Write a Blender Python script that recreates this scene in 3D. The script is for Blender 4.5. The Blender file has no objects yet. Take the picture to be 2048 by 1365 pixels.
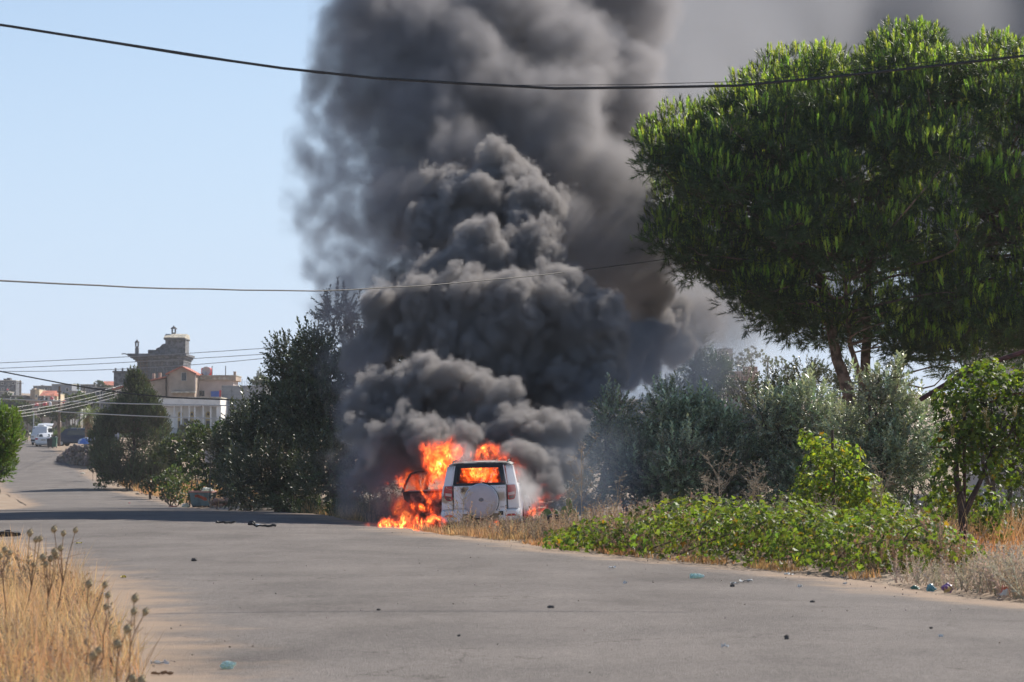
import bpy, bmesh, math, random
import numpy as np
from mathutils import Vector, Matrix, Euler, noise as mnoise

S = bpy.context.scene
COL = S.collection
R = math.radians
# ------------------------------------------------------------------ camera, sky, sun, exposure
FPX = 5690.0                      # focal length in photo pixels (2048 wide), a 100 mm lens
CAM_H = 1.6
PITCH = math.atan((904 - 682.5) / FPX)
cd = bpy.data.cameras.new('camera')
cam = bpy.data.objects.new('camera', cd); COL.objects.link(cam)
cd.lens = FPX * 36.0 / 2048; cd.sensor_width = 36.0
cd.clip_start = 0.5; cd.clip_end = 20000
cam.location = (0, 0, CAM_H)
cam.rotation_euler = (R(90) + PITCH, 0, 0)
cd.dof.use_dof = True; cd.dof.focus_distance = 62.0; cd.dof.aperture_fstop = 5.0
S.camera = cam

SUN_AZ = R(40)      # to the right of the view direction, behind the subject
SUN_EL = R(38)
W = bpy.data.worlds.new('World'); S.world = W; W.use_nodes = True
wn = W.node_tree.nodes; wl = W.node_tree.links
wn.clear()
sky = wn.new('ShaderNodeTexSky'); sky.sky_type = 'NISHITA'; sky.sun_disc = False
sky.sun_elevation = SUN_EL; sky.sun_rotation = SUN_AZ
sky.altitude = 900; sky.air_density = 1.0; sky.dust_density = 0.7; sky.ozone_density = 2.0
bg = wn.new('ShaderNodeBackground'); bg.inputs['Strength'].default_value = 0.080
wo = wn.new('ShaderNodeOutputWorld')
# dusty summer air: the sky pales evenly towards the whole horizon
wt = wn.new('ShaderNodeTexCoord'); ws = wn.new('ShaderNodeSeparateXYZ'); wl.new(wt.outputs['Generated'], ws.inputs[0])
wm = wn.new('ShaderNodeMapRange'); wm.interpolation_type = 'SMOOTHSTEP'
wm.inputs[1].default_value = -0.02; wm.inputs[2].default_value = 0.30; wm.inputs[3].default_value = 0.93; wm.inputs[4].default_value = 0.0
wl.new(ws.outputs[2], wm.inputs[0])
wx = wn.new('ShaderNodeMix'); wx.data_type = 'RGBA'; wl.new(wm.outputs[0], wx.inputs['Factor'])
wl.new(sky.outputs[0], wx.inputs[6]); wx.inputs[7].default_value = (5.0, 6.3, 8.3, 1)
wl.new(wx.outputs[2], bg.inputs[0]); wl.new(bg.outputs[0], wo.inputs[0])
sd = bpy.data.lights.new('sun', 'SUN'); sd.energy = 5.0; sd.angle = R(0.5); sd.color = (1.0, 0.93, 0.83)
sun = bpy.data.objects.new('sun', sd); COL.objects.link(sun)
SUNV = Vector((math.sin(SUN_AZ) * math.cos(SUN_EL), math.cos(SUN_AZ) * math.cos(SUN_EL), math.sin(SUN_EL)))
sun.rotation_euler = SUNV.to_track_quat('Z', 'Y').to_euler()
sun.location = (40, 40, 60)
S.view_settings.view_transform = 'Standard'; S.view_settings.look = 'None'
S.view_settings.gamma = 1.0; S.view_settings.exposure = 0.56
S.view_settings.use_curve_mapping = False
S.render.engine = 'CYCLES'
cy = S.cycles
cy.use_denoising = True
try: cy.denoiser = 'OPENIMAGEDENOISE'
except Exception: pass
cy.use_adaptive_sampling = True; cy.adaptive_threshold = 0.02
cy.max_bounces = 7; cy.diffuse_bounces = 3; cy.glossy_bounces = 2; cy.transmission_bounces = 4
cy.transparent_max_bounces = 12; cy.volume_bounces = 2
cy.volume_step_rate = 1.3; cy.volume_max_steps = 256
cy.caustics_reflective = False; cy.caustics_refractive = False

# ------------------------------------------------------------------ helpers
_cp, _sp = math.cos(PITCH), math.sin(PITCH)
def at(x, y, d):
    """world point seen at photo pixel (x, y) at ground distance d (world Y)"""
    u = (x - 1024.0) / FPX; v = (682.5 - y) / FPX
    # camera axes: forward (0,cp,sp), up (0,-sp,cp)
    fy = _cp - v * _sp; fz = _sp + v * _cp
    k = d / fy
    return Vector((u * k, d, CAM_H + fz * k))
def pxm(d): return FPX / d

def tag(o, label=None, cat=None, group=None, kind=None):
    if label: o['label'] = label
    if cat: o['category'] = cat
    if group: o['group'] = group
    if kind: o['kind'] = kind
    return o
def empty(name, loc=(0, 0, 0), rz=0.0):
    o = bpy.data.objects.new(name, None); COL.objects.link(o)
    o.location = loc; o.rotation_euler = (0, 0, rz); o.empty_display_size = 0.2
    return o
# ------------------------------------------------------------------ smoke and flames: density grids made by geometry nodes
class NT:
    """tiny field-expression builder"""
    def __init__(s, tree): s.t = tree; s.n = tree.nodes; s.l = tree.links
    def put(s, sock, v):
        if hasattr(v, 'is_output') or isinstance(v, bpy.types.NodeSocket): s.l.new(v, sock)
        elif v is not None: sock.default_value = v
    def m(s, op, a, b=None, c=None, clamp=False):
        n = s.n.new('ShaderNodeMath'); n.operation = op; n.use_clamp = clamp
        for i, v in enumerate((a, b, c)):
            if v is not None: s.put(n.inputs[i], v)
        return n.outputs[0]
    def v(s, op, a, b=None, scale=None):
        n = s.n.new('ShaderNodeVectorMath'); n.operation = op
        s.put(n.inputs[0], a)
        if b is not None: s.put(n.inputs[1], b)
        if scale is not None: s.put(n.inputs['Scale'], scale)
        return n.outputs['Value'] if op in ('DISTANCE', 'LENGTH', 'DOT_PRODUCT') else n.outputs['Vector']
    def noise(s, vec, scale, detail=2.0, rough=0.5, out=0, w=None, lac=2.0):
        n = s.n.new('ShaderNodeTexNoise')
        if w is not None: n.noise_dimensions = '4D'; n.inputs['W'].default_value = w
        s.l.new(vec, n.inputs['Vector'])
        n.inputs['Scale'].default_value = scale; n.inputs['Detail'].default_value = detail
        n.inputs['Roughness'].default_value = rough; n.inputs['Lacunarity'].default_value = lac
        return n.outputs[out]
    def voro(s, vec, scale, smooth=None, rand=1.0):
        n = s.n.new('ShaderNodeTexVoronoi'); n.feature = 'SMOOTH_F1' if smooth else 'F1'
        s.l.new(vec, n.inputs['Vector']); n.inputs['Scale'].default_value = scale
        if smooth: n.inputs['Smoothness'].default_value = smooth
        n.inputs['Randomness'].default_value = rand
        return n.outputs['Distance']
    def sep(s, vec):
        n = s.n.new('ShaderNodeSeparateXYZ'); s.l.new(vec, n.inputs[0]); return n.outputs
    def comb(s, x, y, z):
        n = s.n.new('ShaderNodeCombineXYZ')
        for i, v in enumerate((x, y, z)): s.put(n.inputs[i], v)
        return n.outputs[0]
    def mapr(s, x, a, b, c, d, mode='SMOOTHSTEP'):
        n = s.n.new('ShaderNodeMapRange'); n.interpolation_type = mode
        for i, v in enumerate((x, a, b, c, d)): s.put(n.inputs[i], v)
        return n.outputs[0]

def volume_object(name, blobs, voxel, mat, warp, lumps, soft, pad, label, cat, fine=None, ksm=0.35, kind='stuff', stretch=None, wisp=None, bias=0.0, wmin=0.0):
    """blobs: (centre, radius, strength). A smooth union of balls, warped and lumped by noise,
    written to a sparse density grid of the given voxel size."""
    lo = np.min([np.array(c) - r - pad for c, r, k in blobs], axis=0)
    hi = np.max([np.array(c) + r + pad for c, r, k in blobs], axis=0)
    g = bpy.data.node_groups.new(name + '_field', 'GeometryNodeTree')
    g.interface.new_socket('Geometry', in_out='INPUT', socket_type='NodeSocketGeometry')
    g.interface.new_socket('Geometry', in_out='OUTPUT', socket_type='NodeSocketGeometry')
    N = NT(g)
    out = N.n.new('NodeGroupOutput')
    pos = N.n.new('GeometryNodeInputPosition').outputs[0]
    p = pos
    for sc, amp, det in warp:
        nz = N.noise(pos, sc, det, 0.55, out=1)
        p = N.v('ADD', p, N.v('SCALE', N.v('SUBTRACT', nz, (0.5, 0.5, 0.5)), scale=amp))
    sdf = None; 
    for c, r, k in blobs:
        d = N.m('SUBTRACT', N.v('DISTANCE', p, tuple(c)), r)
        if k != 1.0: d = N.m('MULTIPLY_ADD', N.m('MAXIMUM', N.m('ADD', d, r), 0.0), 1.0, -r * 1.0)
        sdf = d if sdf is None else N.m('SMOOTH_MIN', sdf, d, ksm)
    q = p if stretch is None else N.v('MULTIPLY', p, stretch)
    for kind_, sc, amp, sm in lumps:
        if kind_ == 'v':
            f = N.voro(q, sc, sm)
            sdf = N.m('ADD', sdf, N.m('MULTIPLY', N.m('SUBTRACT', f, 0.35), amp))
        elif kind_ == 'n':
            f = N.noise(q, sc, sm, 0.55)
            sdf = N.m('ADD', sdf, N.m('MULTIPLY', N.m('SUBTRACT', f, 0.5), amp))
        elif kind_ == 'b':   # billow
            f = N.m('ABSOLUTE', N.m('SUBTRACT', N.noise(q, sc, sm, 0.5), 0.5))
            sdf = N.m('ADD', sdf, N.m('MULTIPLY', N.m('SUBTRACT', 0.12, f), amp))
    den = N.mapr(sdf, soft * 0.75 + bias, -soft * 0.25 + bias, 0.0, 1.0)
    if wisp:
        sc, a, b, det = wisp
        w = N.noise(q, sc, det, 0.6)
        den = N.m('MULTIPLY', den, N.mapr(w, a, b, wmin, 1.0))
    vc = N.n.new('GeometryNodeVolumeCube')
    N.l.new(den, vc.inputs['Density'])
    vc.inputs['Background'].default_value = 0.0
    vc.inputs['Min'].default_value = tuple(lo); vc.inputs['Max'].default_value = tuple(hi)
    res = np.maximum(8, np.ceil((hi - lo) / voxel)).astype(int)
    for i, a in enumerate('XYZ'): vc.inputs['Resolution ' + a].default_value = int(res[i])
    sm = N.n.new('GeometryNodeSetMaterial'); sm.inputs['Material'].default_value = mat
    N.l.new(vc.outputs[0], sm.inputs[0]); N.l.new(sm.outputs[0], out.inputs[0])
    me = bpy.data.meshes.new(name)
    me.from_pydata([tuple(lo), tuple(hi)], [(0, 1)], [])
    o = bpy.data.objects.new(name, me); COL.objects.link(o)
    me.materials.append(mat)
    md = o.modifiers.new('density', 'NODES'); md.node_group = g
    tag(o, label, cat, kind=kind)
    print('volume', name, res, int(np.prod(res)))
    return o

def smoke_mat(name, dens, col, aniso=0.2, absorb=None):
    m = bpy.data.materials.new(name); m.use_nodes = True
    n = m.node_tree.nodes; l = m.node_tree.links; n.clear()
    o = n.new('ShaderNodeOutputMaterial'); pv = n.new('ShaderNodeVolumePrincipled')
    pv.inputs['Color'].default_value = (*col, 1); pv.inputs['Anisotropy'].default_value = aniso
    a = n.new('ShaderNodeAttribute'); a.attribute_name = 'density'
    k = n.new('ShaderNodeMath'); k.operation = 'MULTIPLY'; k.inputs[1].default_value = dens
    l.new(a.outputs['Fac'], k.inputs[0])
    pv.inputs['Density Attribute'].default_value = ''
    l.new(k.outputs[0], pv.inputs['Density']); l.new(pv.outputs[0], o.inputs['Volume'])
    return m

def B(lst):
    return [(at(x, y, d), r / pxm(d), k) for x, y, d, r, k in lst]
def B(lst):
    return [(at(x, y, d), r / pxm(d), k) for x, y, d, r, k in lst]
# ------------------------------------------------------------------ materials
def srgb(*c): return tuple(((v / 255.0) / 12.92 if v / 255.0 <= 0.04045 else ((v / 255.0 + 0.055) / 1.055) ** 2.4) for v in c)
def mat(name, col, rough=0.8, metal=0.0, spec=0.5, var=0.0, vscale=3.0, bump=0.0, bscale=20.0, col2=None, mix_at=(0.4, 0.6), trans=0.0, tint=False, detail=4.0, coat=0.0, coords='Object', tcol=(2.6, 2.4, 1.1)):
    m = bpy.data.materials.new(name); m.use_nodes = True
    nt = m.node_tree; N = NT(nt); b = nt.nodes['Principled BSDF']
    b.inputs['Roughness'].default_value = rough; b.inputs['Metallic'].default_value = metal
    b.inputs['Specular IOR Level'].default_value = spec; b.inputs['Coat Weight'].default_value = coat
    tc = N.n.new('ShaderNodeTexCoord').outputs[coords]
    src = None
    if var > 0 or col2:
        nz = N.noise(tc, vscale, detail, 0.6)
        mx = N.n.new('ShaderNodeMix'); mx.data_type = 'RGBA'
        f = N.mapr(nz, mix_at[0], mix_at[1], 0.0, 1.0)
        N.l.new(f, mx.inputs['Factor'])
        a = tuple(v * (1 - var) for v in col); c = col2 if col2 else tuple(min(1, v * (1 + var)) for v in col)
        mx.inputs[6].default_value = (*a, 1); mx.inputs[7].default_value = (*c, 1)
        src = mx.outputs[2]
    if tint:
        at_ = N.n.new('ShaderNodeAttribute'); at_.attribute_name = 'tint'
        mx2 = N.n.new('ShaderNodeMix'); mx2.data_type = 'RGBA'; mx2.blend_type = 'MULTIPLY'; mx2.inputs['Factor'].default_value = 1.0
        if src is not None: N.l.new(src, mx2.inputs[6])
        else: mx2.inputs[6].default_value = (*col, 1)
        N.l.new(at_.outputs['Color'], mx2.inputs[7]); src = mx2.outputs[2]
    if src is not None: N.l.new(src, b.inputs['Base Color'])
    else: b.inputs['Base Color'].default_value = (*col, 1)
    if bump > 0:
        nb = N.noise(tc, bscale, 5.0, 0.6)
        bp = N.n.new('ShaderNodeBump'); bp.inputs['Strength'].default_value = bump; bp.inputs['Distance'].default_value = 0.02
        N.l.new(nb, bp.inputs['Height']); N.l.new(bp.outputs[0], b.inputs['Normal'])
    if trans > 0:
        tr = N.n.new('ShaderNodeBsdfTranslucent')
        if src is not None: N.l.new(src, tr.inputs[0])
        else: tr.inputs[0].default_value = (*col, 1)
        ms = N.n.new('ShaderNodeMixShader'); ms.inputs[0].default_value = trans
        o = nt.nodes['Material Output']
        # leaves transmit a yellower light than they reflect
        hs = N.n.new('ShaderNodeMix'); hs.data_type = 'RGBA'; hs.blend_type = 'MULTIPLY'; hs.inputs['Factor'].default_value = 1.0
        if src is not None: N.l.new(src, hs.inputs[6])
        else: hs.inputs[6].default_value = (*col, 1)
        hs.inputs[7].default_value = (*tcol, 1); hs.clamp_result = True
        N.l.new(hs.outputs[2], tr.inputs[0])
        N.l.new(b.outputs[0], ms.inputs[1]); N.l.new(tr.outputs[0], ms.inputs[2]); N.l.new(ms.outputs[0], o.inputs[0])
    return m

# ------------------------------------------------------------------ mesh helpers
def new_mesh(name, V, F, m=None, parent=None, smooth=False, loc=None):
    me = bpy.data.meshes.new(name); me.from_pydata([tuple(v) for v in V], [], F)
    if m is not None:
        for q in (m if isinstance(m, (list, tuple)) else [m]): me.materials.append(q)
    if smooth: me.polygons.foreach_set('use_smooth', [True] * len(me.polygons))
    me.update()
    o = bpy.data.objects.new(name, me); COL.objects.link(o)
    if parent is not None: o.parent = parent
    if loc is not None: o.location = loc
    return o
class MB:
    """collects simple solids into one mesh"""
    def __init__(s): s.V = []; s.F = []
    def add(s, V, F):
        k = len(s.V); s.V += [tuple(v) for v in V]; s.F += [tuple(i + k for i in f) for f in F]; return s
    def box(s, lo, hi, M=None):
        x0, y0, z0 = lo; x1, y1, z1 = hi
        V = [(x0,y0,z0),(x1,y0,z0),(x1,y1,z0),(x0,y1,z0),(x0,y0,z1),(x1,y0,z1),(x1,y1,z1),(x0,y1,z1)]
        if M: V = [tuple(M @ Vector(v)) for v in V]
        return s.add(V, [(0,3,2,1),(4,5,6,7),(0,1,5,4),(1,2,6,5),(2,3,7,6),(3,0,4,7)])
    def prism(s, poly, a0, a1, axis='y'):
        """poly of 2-D points extruded from a0 to a1 along axis ('y': poly is x,z; 'x': poly is y,z; 'z': poly is x,y)"""
        n = len(poly)
        def P(p, a): return {'y': (p[0], a, p[1]), 'x': (a, p[0], p[1]), 'z': (p[0], p[1], a)}[axis]
        V = [P(p, a0) for p in poly] + [P(p, a1) for p in poly]
        F = [tuple(range(n)), tuple(range(2 * n - 1, n - 1, -1))] + [(i, i + n, (i + 1) % n + n, (i + 1) % n) for i in range(n)]
        return s.add(V, F)
    def tube(s, pts, rad, n=8, cap=True):
        pts = [Vector(p) for p in pts]
        if not isinstance(rad, (list, tuple)): rad = [rad] * len(pts)
        V = []; F = []; up = Vector((0.13, 0.31, 0.94)).normalized()
        for i, p in enumerate(pts):
            d = (pts[min(i + 1, len(pts) - 1)] - pts[max(i - 1, 0)]).normalized()
            a = d.cross(up)
            if a.length < 1e-3: a = d.cross(Vector((1, 0, 0)))
            a.normalize(); b = d.cross(a)
            for k in range(n):
                t = 2 * math.pi * k / n
                V.append(p + (a * math.cos(t) + b * math.sin(t)) * rad[i])
        for i in range(len(pts) - 1):
            for k in range(n):
                F.append((i*n+k, i*n+(k+1)%n, (i+1)*n+(k+1)%n, (i+1)*n+k))
        if cap: F.append(tuple(range(n-1, -1, -1))); F.append(tuple((len(pts)-1)*n+k for k in range(n)))
        return s.add(V, F)
    def lathe(s, prof, c=(0,0,0), axis='z', n=20):
        """prof: (radius, height) list"""
        V = []; F = []
        for r, h in prof:
            for k in range(n):
                t = 2*math.pi*k/n; x, y = r*math.cos(t), r*math.sin(t)
                p = {'z': (x, y, h), 'y': (x, h, y), 'x': (h, x, y)}[axis]
                V.append((p[0]+c[0], p[1]+c[1], p[2]+c[2]))
        for i in range(len(prof)-1):
            for k in range(n): F.append((i*n+k, i*n+(k+1)%n, (i+1)*n+(k+1)%n, (i+1)*n+k))
        F.append(tuple(range(n-1,-1,-1))); F.append(tuple((len(prof)-1)*n+k for k in range(n)))
        return s.add(V, F)
    def build(s, name, m, parent=None, smooth=False, bevel=0.0, loc=None, seg=2, angle=40):
        o = new_mesh(name, s.V, s.F, m, parent, False, loc)
        bm = bmesh.new(); bm.from_mesh(o.data); bmesh.ops.recalc_face_normals(bm, faces=bm.faces); bm.to_mesh(o.data); bm.free()
        if bevel:
            b = o.modifiers.new('edge', 'BEVEL'); b.width = bevel; b.segments = seg; b.limit_method = 'ANGLE'; b.angle_limit = R(35)
        if smooth:
            o.data.polygons.foreach_set('use_smooth', [True] * len(o.data.polygons))
            o.data.set_sharp_from_angle(angle=R(angle))
        return o

rng = np.random.default_rng(7)
def rot_frames(D, roll=None):
    """orthonormal frames (N,3,3) whose third axis is D, with random roll"""
    D = D / np.maximum(np.linalg.norm(D, axis=1, keepdims=True), 1e-9)
    r = rng.normal(size=D.shape); A = np.cross(D, r); A /= np.maximum(np.linalg.norm(A, axis=1, keepdims=True), 1e-9)
    Bv = np.cross(D, A)
    return np.stack([A, Bv, D], axis=2)
def scatter(name, tv, tf, P, D, S_, m, parent=None, tint=None, Fr=None, smooth=False, flat=None):
    """many transformed copies of a small template joined into one mesh. tv (k,3) template vertices (z = growth axis)"""
    tv = np.asarray(tv, float); k = len(tv); n = len(P); P = np.asarray(P, float)
    Fm = rot_frames(np.asarray(D, float)) if Fr is None else Fr
    S_ = np.asarray(S_, float)
    if S_.ndim == 1: S_ = np.repeat(S_[:, None], 3, 1)
    loc = tv[None, :, :] * S_[:, None, :]
    V = np.einsum('nij,nkj->nki', Fm, loc) + P[:, None, :]
    V = V.reshape(-1, 3).astype(np.float32)
    ls = np.array([len(f) for f in tf]); flat_f = np.concatenate([np.array(f) for f in tf])
    L = (flat_f[None, :] + (np.arange(n) * k)[:, None]).ravel().astype(np.int32)
    tot = np.tile(ls, n); start = np.concatenate([[0], np.cumsum(tot)[:-1]]).astype(np.int32)
    me = bpy.data.meshes.new(name)
    me.vertices.add(len(V)); me.vertices.foreach_set('co', V.ravel())
    me.loops.add(len(L)); me.loops.foreach_set('vertex_index', L)
    me.polygons.add(len(tot)); me.polygons.foreach_set('loop_start', start); me.polygons.foreach_set('loop_total', tot.astype(np.int32))
    me.materials.append(m)
    if tint is not None:
        a = me.color_attributes.new('tint', 'FLOAT_COLOR', 'POINT')
        T = np.ones((n, 4), np.float32); T[:, :3] = tint
        a.data.foreach_set('color', np.repeat(T, k, axis=0).ravel())
    me.update(calc_edges=True)
    if smooth: me.polygons.foreach_set('use_smooth', np.ones(len(me.polygons), bool))
    o = bpy.data.objects.new(name, me); COL.objects.link(o)
    if parent is not None: o.parent = parent
    return o
def tints(n, v=0.25, hue=0.12, base=(1, 1, 1)):
    t = np.ones((n, 3)) * np.array(base)
    t *= (1 + rng.uniform(-v, v, (n, 1))); t *= 1 + rng.uniform(-hue, hue, (n, 3)); return t

# ------------------------------------------------------------------ terrain, road
PD = np.array([-60, 0, 75, 91, 105, 120, 140, 160, 200, 250, 300, 350, 420, 520, 600, 800, 1000, 1300, 1600, 2500, 6000.])
PZ = np.array([0, 0, 0, -.29, -.55, -.83, -1.17, -1.45, -1.2, -.05, 2.15, 2.95, 3.4, 4.5, 6.0, 11., 18, 27, 30, 30, 20.])
_t = np.arange(-60, 6001, 1.0); _z = np.interp(_t, PD, PZ)
_k = np.hanning(25); _k /= _k.sum(); _zs = np.convolve(np.pad(_z, 12, mode='edge'), _k, mode='valid')
def prof(d): return np.interp(d, _t, _zs)
RD = np.array([-10, 10, 20, 30.8, 35.6, 46.6, 58, 70, 91, 125, 160, 200, 250, 300, 350, 420, 520])
RX = np.array([17., 11.8, 8.9, 5.6, 4.5, 0.95, -1.75, -4.2, -8.3, -13, -18.2, -27.2, -37.5, -47.7, -57.5, -73, -96])
LX = np.array([-2.0, -2.2, -2.7, -4.7, -5.6, -8.3, -11.6, -14.3, -18.2, -22.5, -27.2, -36, -46.3, -56, -66, -83, -106])
def redge(d): return np.interp(d, RD, RX)
def ledge(d): return np.interp(d, RD, LX)
def fbm(x, y, s, o=4, seed=0.0):
    """cheap value noise on arrays"""
    x = np.asarray(x, float) / s + seed * 17.3; y = np.asarray(y, float) / s - seed * 9.1
    r = 0; a = 1.0; tot = 0
    for i in range(o):
        xi = np.floor(x); yi = np.floor(y); fx = x - xi; fy = y - yi; fx = fx*fx*(3-2*fx); fy = fy*fy*(3-2*fy)
        def h(a_, b_): v = np.sin(a_ * 127.1 + b_ * 311.7 + i * 13.7) * 43758.5453; return v - np.floor(v)
        r = r + a * ((h(xi, yi)*(1-fx) + h(xi+1, yi)*fx)*(1-fy) + (h(xi, yi+1)*(1-fx) + h(xi+1, yi+1)*fx)*fy)
        tot += a; a *= 0.5; x = x * 2.03; y = y * 2.03
    return r / tot
def ground(x, d):
    x = np.asarray(x, float); d = np.asarray(d, float)
    z = prof(d)
    out = np.maximum(np.maximum(x - redge(d), ledge(d) - x), 0.0)        # metres off the road
    right = (x > redge(d))
    near = np.clip((420 - d) / 80, 0, 1)
    k = np.clip(out / 1.2, 0, 1)
    bump = (fbm(x, d, 2.2, 3, 1.0) - 0.45) * 0.22 + (fbm(x, d, 9, 2, 2.0) - 0.5) * 0.35
    ditch = np.where(right & (d > 54) & (d < 100), -0.24, 0.0) * np.clip((d - 54) / 3, 0, 1) * np.clip((100 - d) / 20, 0, 1)
    z = z + near * k * (bump + ditch)
    # rolling ground far off
    far = np.clip((d - 450) / 300, 0, 1)
    z = z + far * (fbm(x, d, 160, 3, 4.0) - 0.5) * 9 * np.clip(d / 900, 0, 1.2)
    return z
M_soil = mat('dry_soil', (0.27, 0.19, 0.13), 0.95, var=0.0, vscale=0.9, col2=(0.34, 0.27, 0.20), mix_at=(0.3, 0.7), bump=0.7, bscale=9, spec=0.2, detail=8)
rows = np.concatenate([np.arange(3, 100, 0.55), np.arange(100, 420, 2.2), np.geomspace(422, 2600, 80)])
cols = np.linspace(-1, 1, 150); cols = np.sign(cols) * np.abs(cols) ** 1.15
V = []; 
for d in rows:
    xs = cols * (0.36 * d + 9 + max(0, d - 450) * 0.25) + 0.02 * d
    zs = ground(xs, d) - np.where((xs < redge(d) + 0.25) & (xs > ledge(d) - 0.25) & (d < 515), 0.05, 0.0)
    V.append(np.stack([xs, np.full_like(xs, d), zs], 1))
nr, nc = len(rows), len(cols); V = np.concatenate(V)
idx = np.arange(nr * nc).reshape(nr, nc)
Fq = np.stack([idx[:-1, :-1], idx[:-1, 1:], idx[1:, 1:], idx[1:, :-1]], -1).reshape(-1, 4)
ground_o = new_mesh('ground', V, Fq.tolist(), M_soil, smooth=True); ground_o['kind'] = 'structure'

def road_material():
    m = bpy.data.materials.new('worn_asphalt'); m.use_nodes = True; nt = m.node_tree; N = NT(nt); b = nt.nodes['Principled BSDF']
    pos = N.n.new('ShaderNodeTexCoord').outputs['Object']
    a = N.n.new('ShaderNodeAttribute'); a.attribute_name = 'edge'
    fine = N.noise(pos, 55.0, 3.0, 0.7); agg = N.voro(pos, 70.0)
    blot = N.noise(pos, 0.35, 5.0, 0.6)
    st = N.noise(N.v('MULTIPLY', pos, (1.0, 0.25, 1.0)), 0.9, 5.0, 0.65, w=3.0)
    base = N.n.new('ShaderNodeMix'); base.data_type = 'RGBA'
    N.l.new(N.mapr(blot, 0.35, 0.65, 0.0, 1.0), base.inputs['Factor'])
    base.inputs[6].default_value = (0.162, 0.145, 0.135, 1); base.inputs[7].default_value = (0.202, 0.180, 0.166, 1)
    # the grain of the stones in the asphalt
    g = N.n.new('ShaderNodeMix'); g.data_type = 'RGBA'; g.blend_type = 'MULTIPLY'; g.inputs['Factor'].default_value = 1.0
    N.l.new(base.outputs[2], g.inputs[6])
    gr = N.m('MULTIPLY', N.mapr(agg, 0.15, 0.7, 1.22, 0.72, 'LINEAR'), N.mapr(fine, 0.3, 0.7, 0.80, 1.2, 'LINEAR'))
    gr = N.m('MULTIPLY', gr, N.mapr(st, 0.3, 0.7, 0.9, 1.08))
    med = N.noise(pos, 16.0, 3.0, 0.75, w=2.0); gr = N.m('MULTIPLY', gr, N.mapr(med, 0.32, 0.68, 0.80, 1.2, 'LINEAR'))
    cmb = N.comb(gr, gr, gr); N.l.new(cmb, g.inputs[7])
    # sand blown over the edges
    sand = N.n.new('ShaderNodeMix'); sand.data_type = 'RGBA'
    sn = N.noise(pos, 1.1, 5.0, 0.65)
    e = N.m('ADD', a.outputs['Fac'], N.m('MULTIPLY', N.m('SUBTRACT', sn, 0.5), 2.4))
    N.l.new(N.mapr(e, 0.1, 1.3, 0.85, 0.0), sand.inputs['Factor'])
    N.l.new(g.outputs[2], sand.inputs[6]); sand.inputs[7].default_value = (0.36, 0.265, 0.19, 1)
    # oil and tyre marks along the lanes, thin cracks
    mk = N.n.new('ShaderNodeMix'); mk.data_type = 'RGBA'; mk.blend_type = 'MULTIPLY'
    cr = N.voro(N.v('ADD', pos, N.v('SCALE', N.noise(pos, 0.8, 3.0, 0.6, out=1), scale=1.5)), 0.16)
    cn = N.n.new('ShaderNodeTexVoronoi'); cn.feature = 'DISTANCE_TO_EDGE'; cn.inputs['Scale'].default_value = 0.13
    N.l.new(N.v('ADD', pos, N.v('SCALE', N.noise(pos, 0.9, 4.0, 0.6, out=1), scale=2.0)), cn.inputs['Vector'])
    crack = N.mapr(cn.outputs['Distance'], 0.0, 0.0035, 0.75, 0.0)
    oil = N.mapr(N.noise(N.v('MULTIPLY', pos, (1.0, 0.35, 1.0)), 0.55, 4.0, 0.6, w=8.0), 0.50, 0.75, 0.0, 0.42)
    N.l.new(N.m('MAXIMUM', crack, oil), mk.inputs['Factor'])
    N.l.new(sand.outputs[2], mk.inputs[6]); mk.inputs[7].default_value = (0.45, 0.43, 0.42, 1)
    N.l.new(mk.outputs[2], b.inputs['Base Color'])
    b.inputs['Roughness'].default_value = 0.95; b.inputs['Specular IOR Level'].default_value = 0.15
    bp = N.n.new('ShaderNodeBump'); bp.inputs['Strength'].default_value = 0.55; bp.inputs['Distance'].default_value = 0.012
    N.l.new(N.m('ADD', N.m('MULTIPLY', agg, -1.0), fine), bp.inputs['Height']); N.l.new(bp.outputs[0], b.inputs['Normal'])
    return m
M_road = road_material()
ds = np.concatenate([np.arange(2, 110, 0.5), np.arange(110, 515, 2.0)]); nw = 40
V = []; E = []
for d in ds:
    l = float(ledge(d)) + 0.5 * (fbm(d, 3, 1.7, 3, 5) - .5) + 0.9 * (fbm(d, 8, 7, 2, 6) - .5)
    r = float(redge(d)) + 0.5 * (fbm(d, 31, 1.7, 3, 7) - .5) + 0.9 * (fbm(d, 38, 7, 2, 8) - .5)
    for k in range(nw + 1):
        t = k / nw; x = l + (r - l) * t
        camber = 0.05 * (1 - (2 * t - 1) ** 2) - 0.02
        V.append((x, d, float(prof(d)) + camber + 0.012)); E.append(min(x - l, r - x))
nr = len(ds); idx = np.arange(nr * (nw + 1)).reshape(nr, nw + 1)
Fq = np.stack([idx[:-1, :-1], idx[:-1, 1:], idx[1:, 1:], idx[1:, :-1]], -1).reshape(-1, 4)
road = new_mesh('road', V, Fq.tolist(), M_road, smooth=True); road['kind'] = 'structure'
ea = road.data.attributes.new('edge', 'FLOAT', 'POINT'); ea.data.foreach_set('value', np.array(E, np.float32))
def gz(x, d): return float(ground(x, d))
def road_z(x, d):
    l, r = float(ledge(d)), float(redge(d)); t = min(max((x - l) / (r - l), 0), 1)
    return float(prof(d)) + 0.05 * (1 - (2 * t - 1) ** 2) - 0.008
def px_ground(x, y):
    """where the ray through photo pixel (x, y) meets the ground; returns (X, d, z)"""
    lo, prev = 12.0, None
    for d in np.concatenate([np.arange(12, 120, 0.25), np.arange(120, 420, 1.0)]):
        p = at(x, y, d); on = ledge(d) < p.x < redge(d); g = road_z(p.x, d) if on else gz(p.x, d)
        if p.z <= g: return p.x, float(d), g
    return p.x, float(d), g
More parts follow.
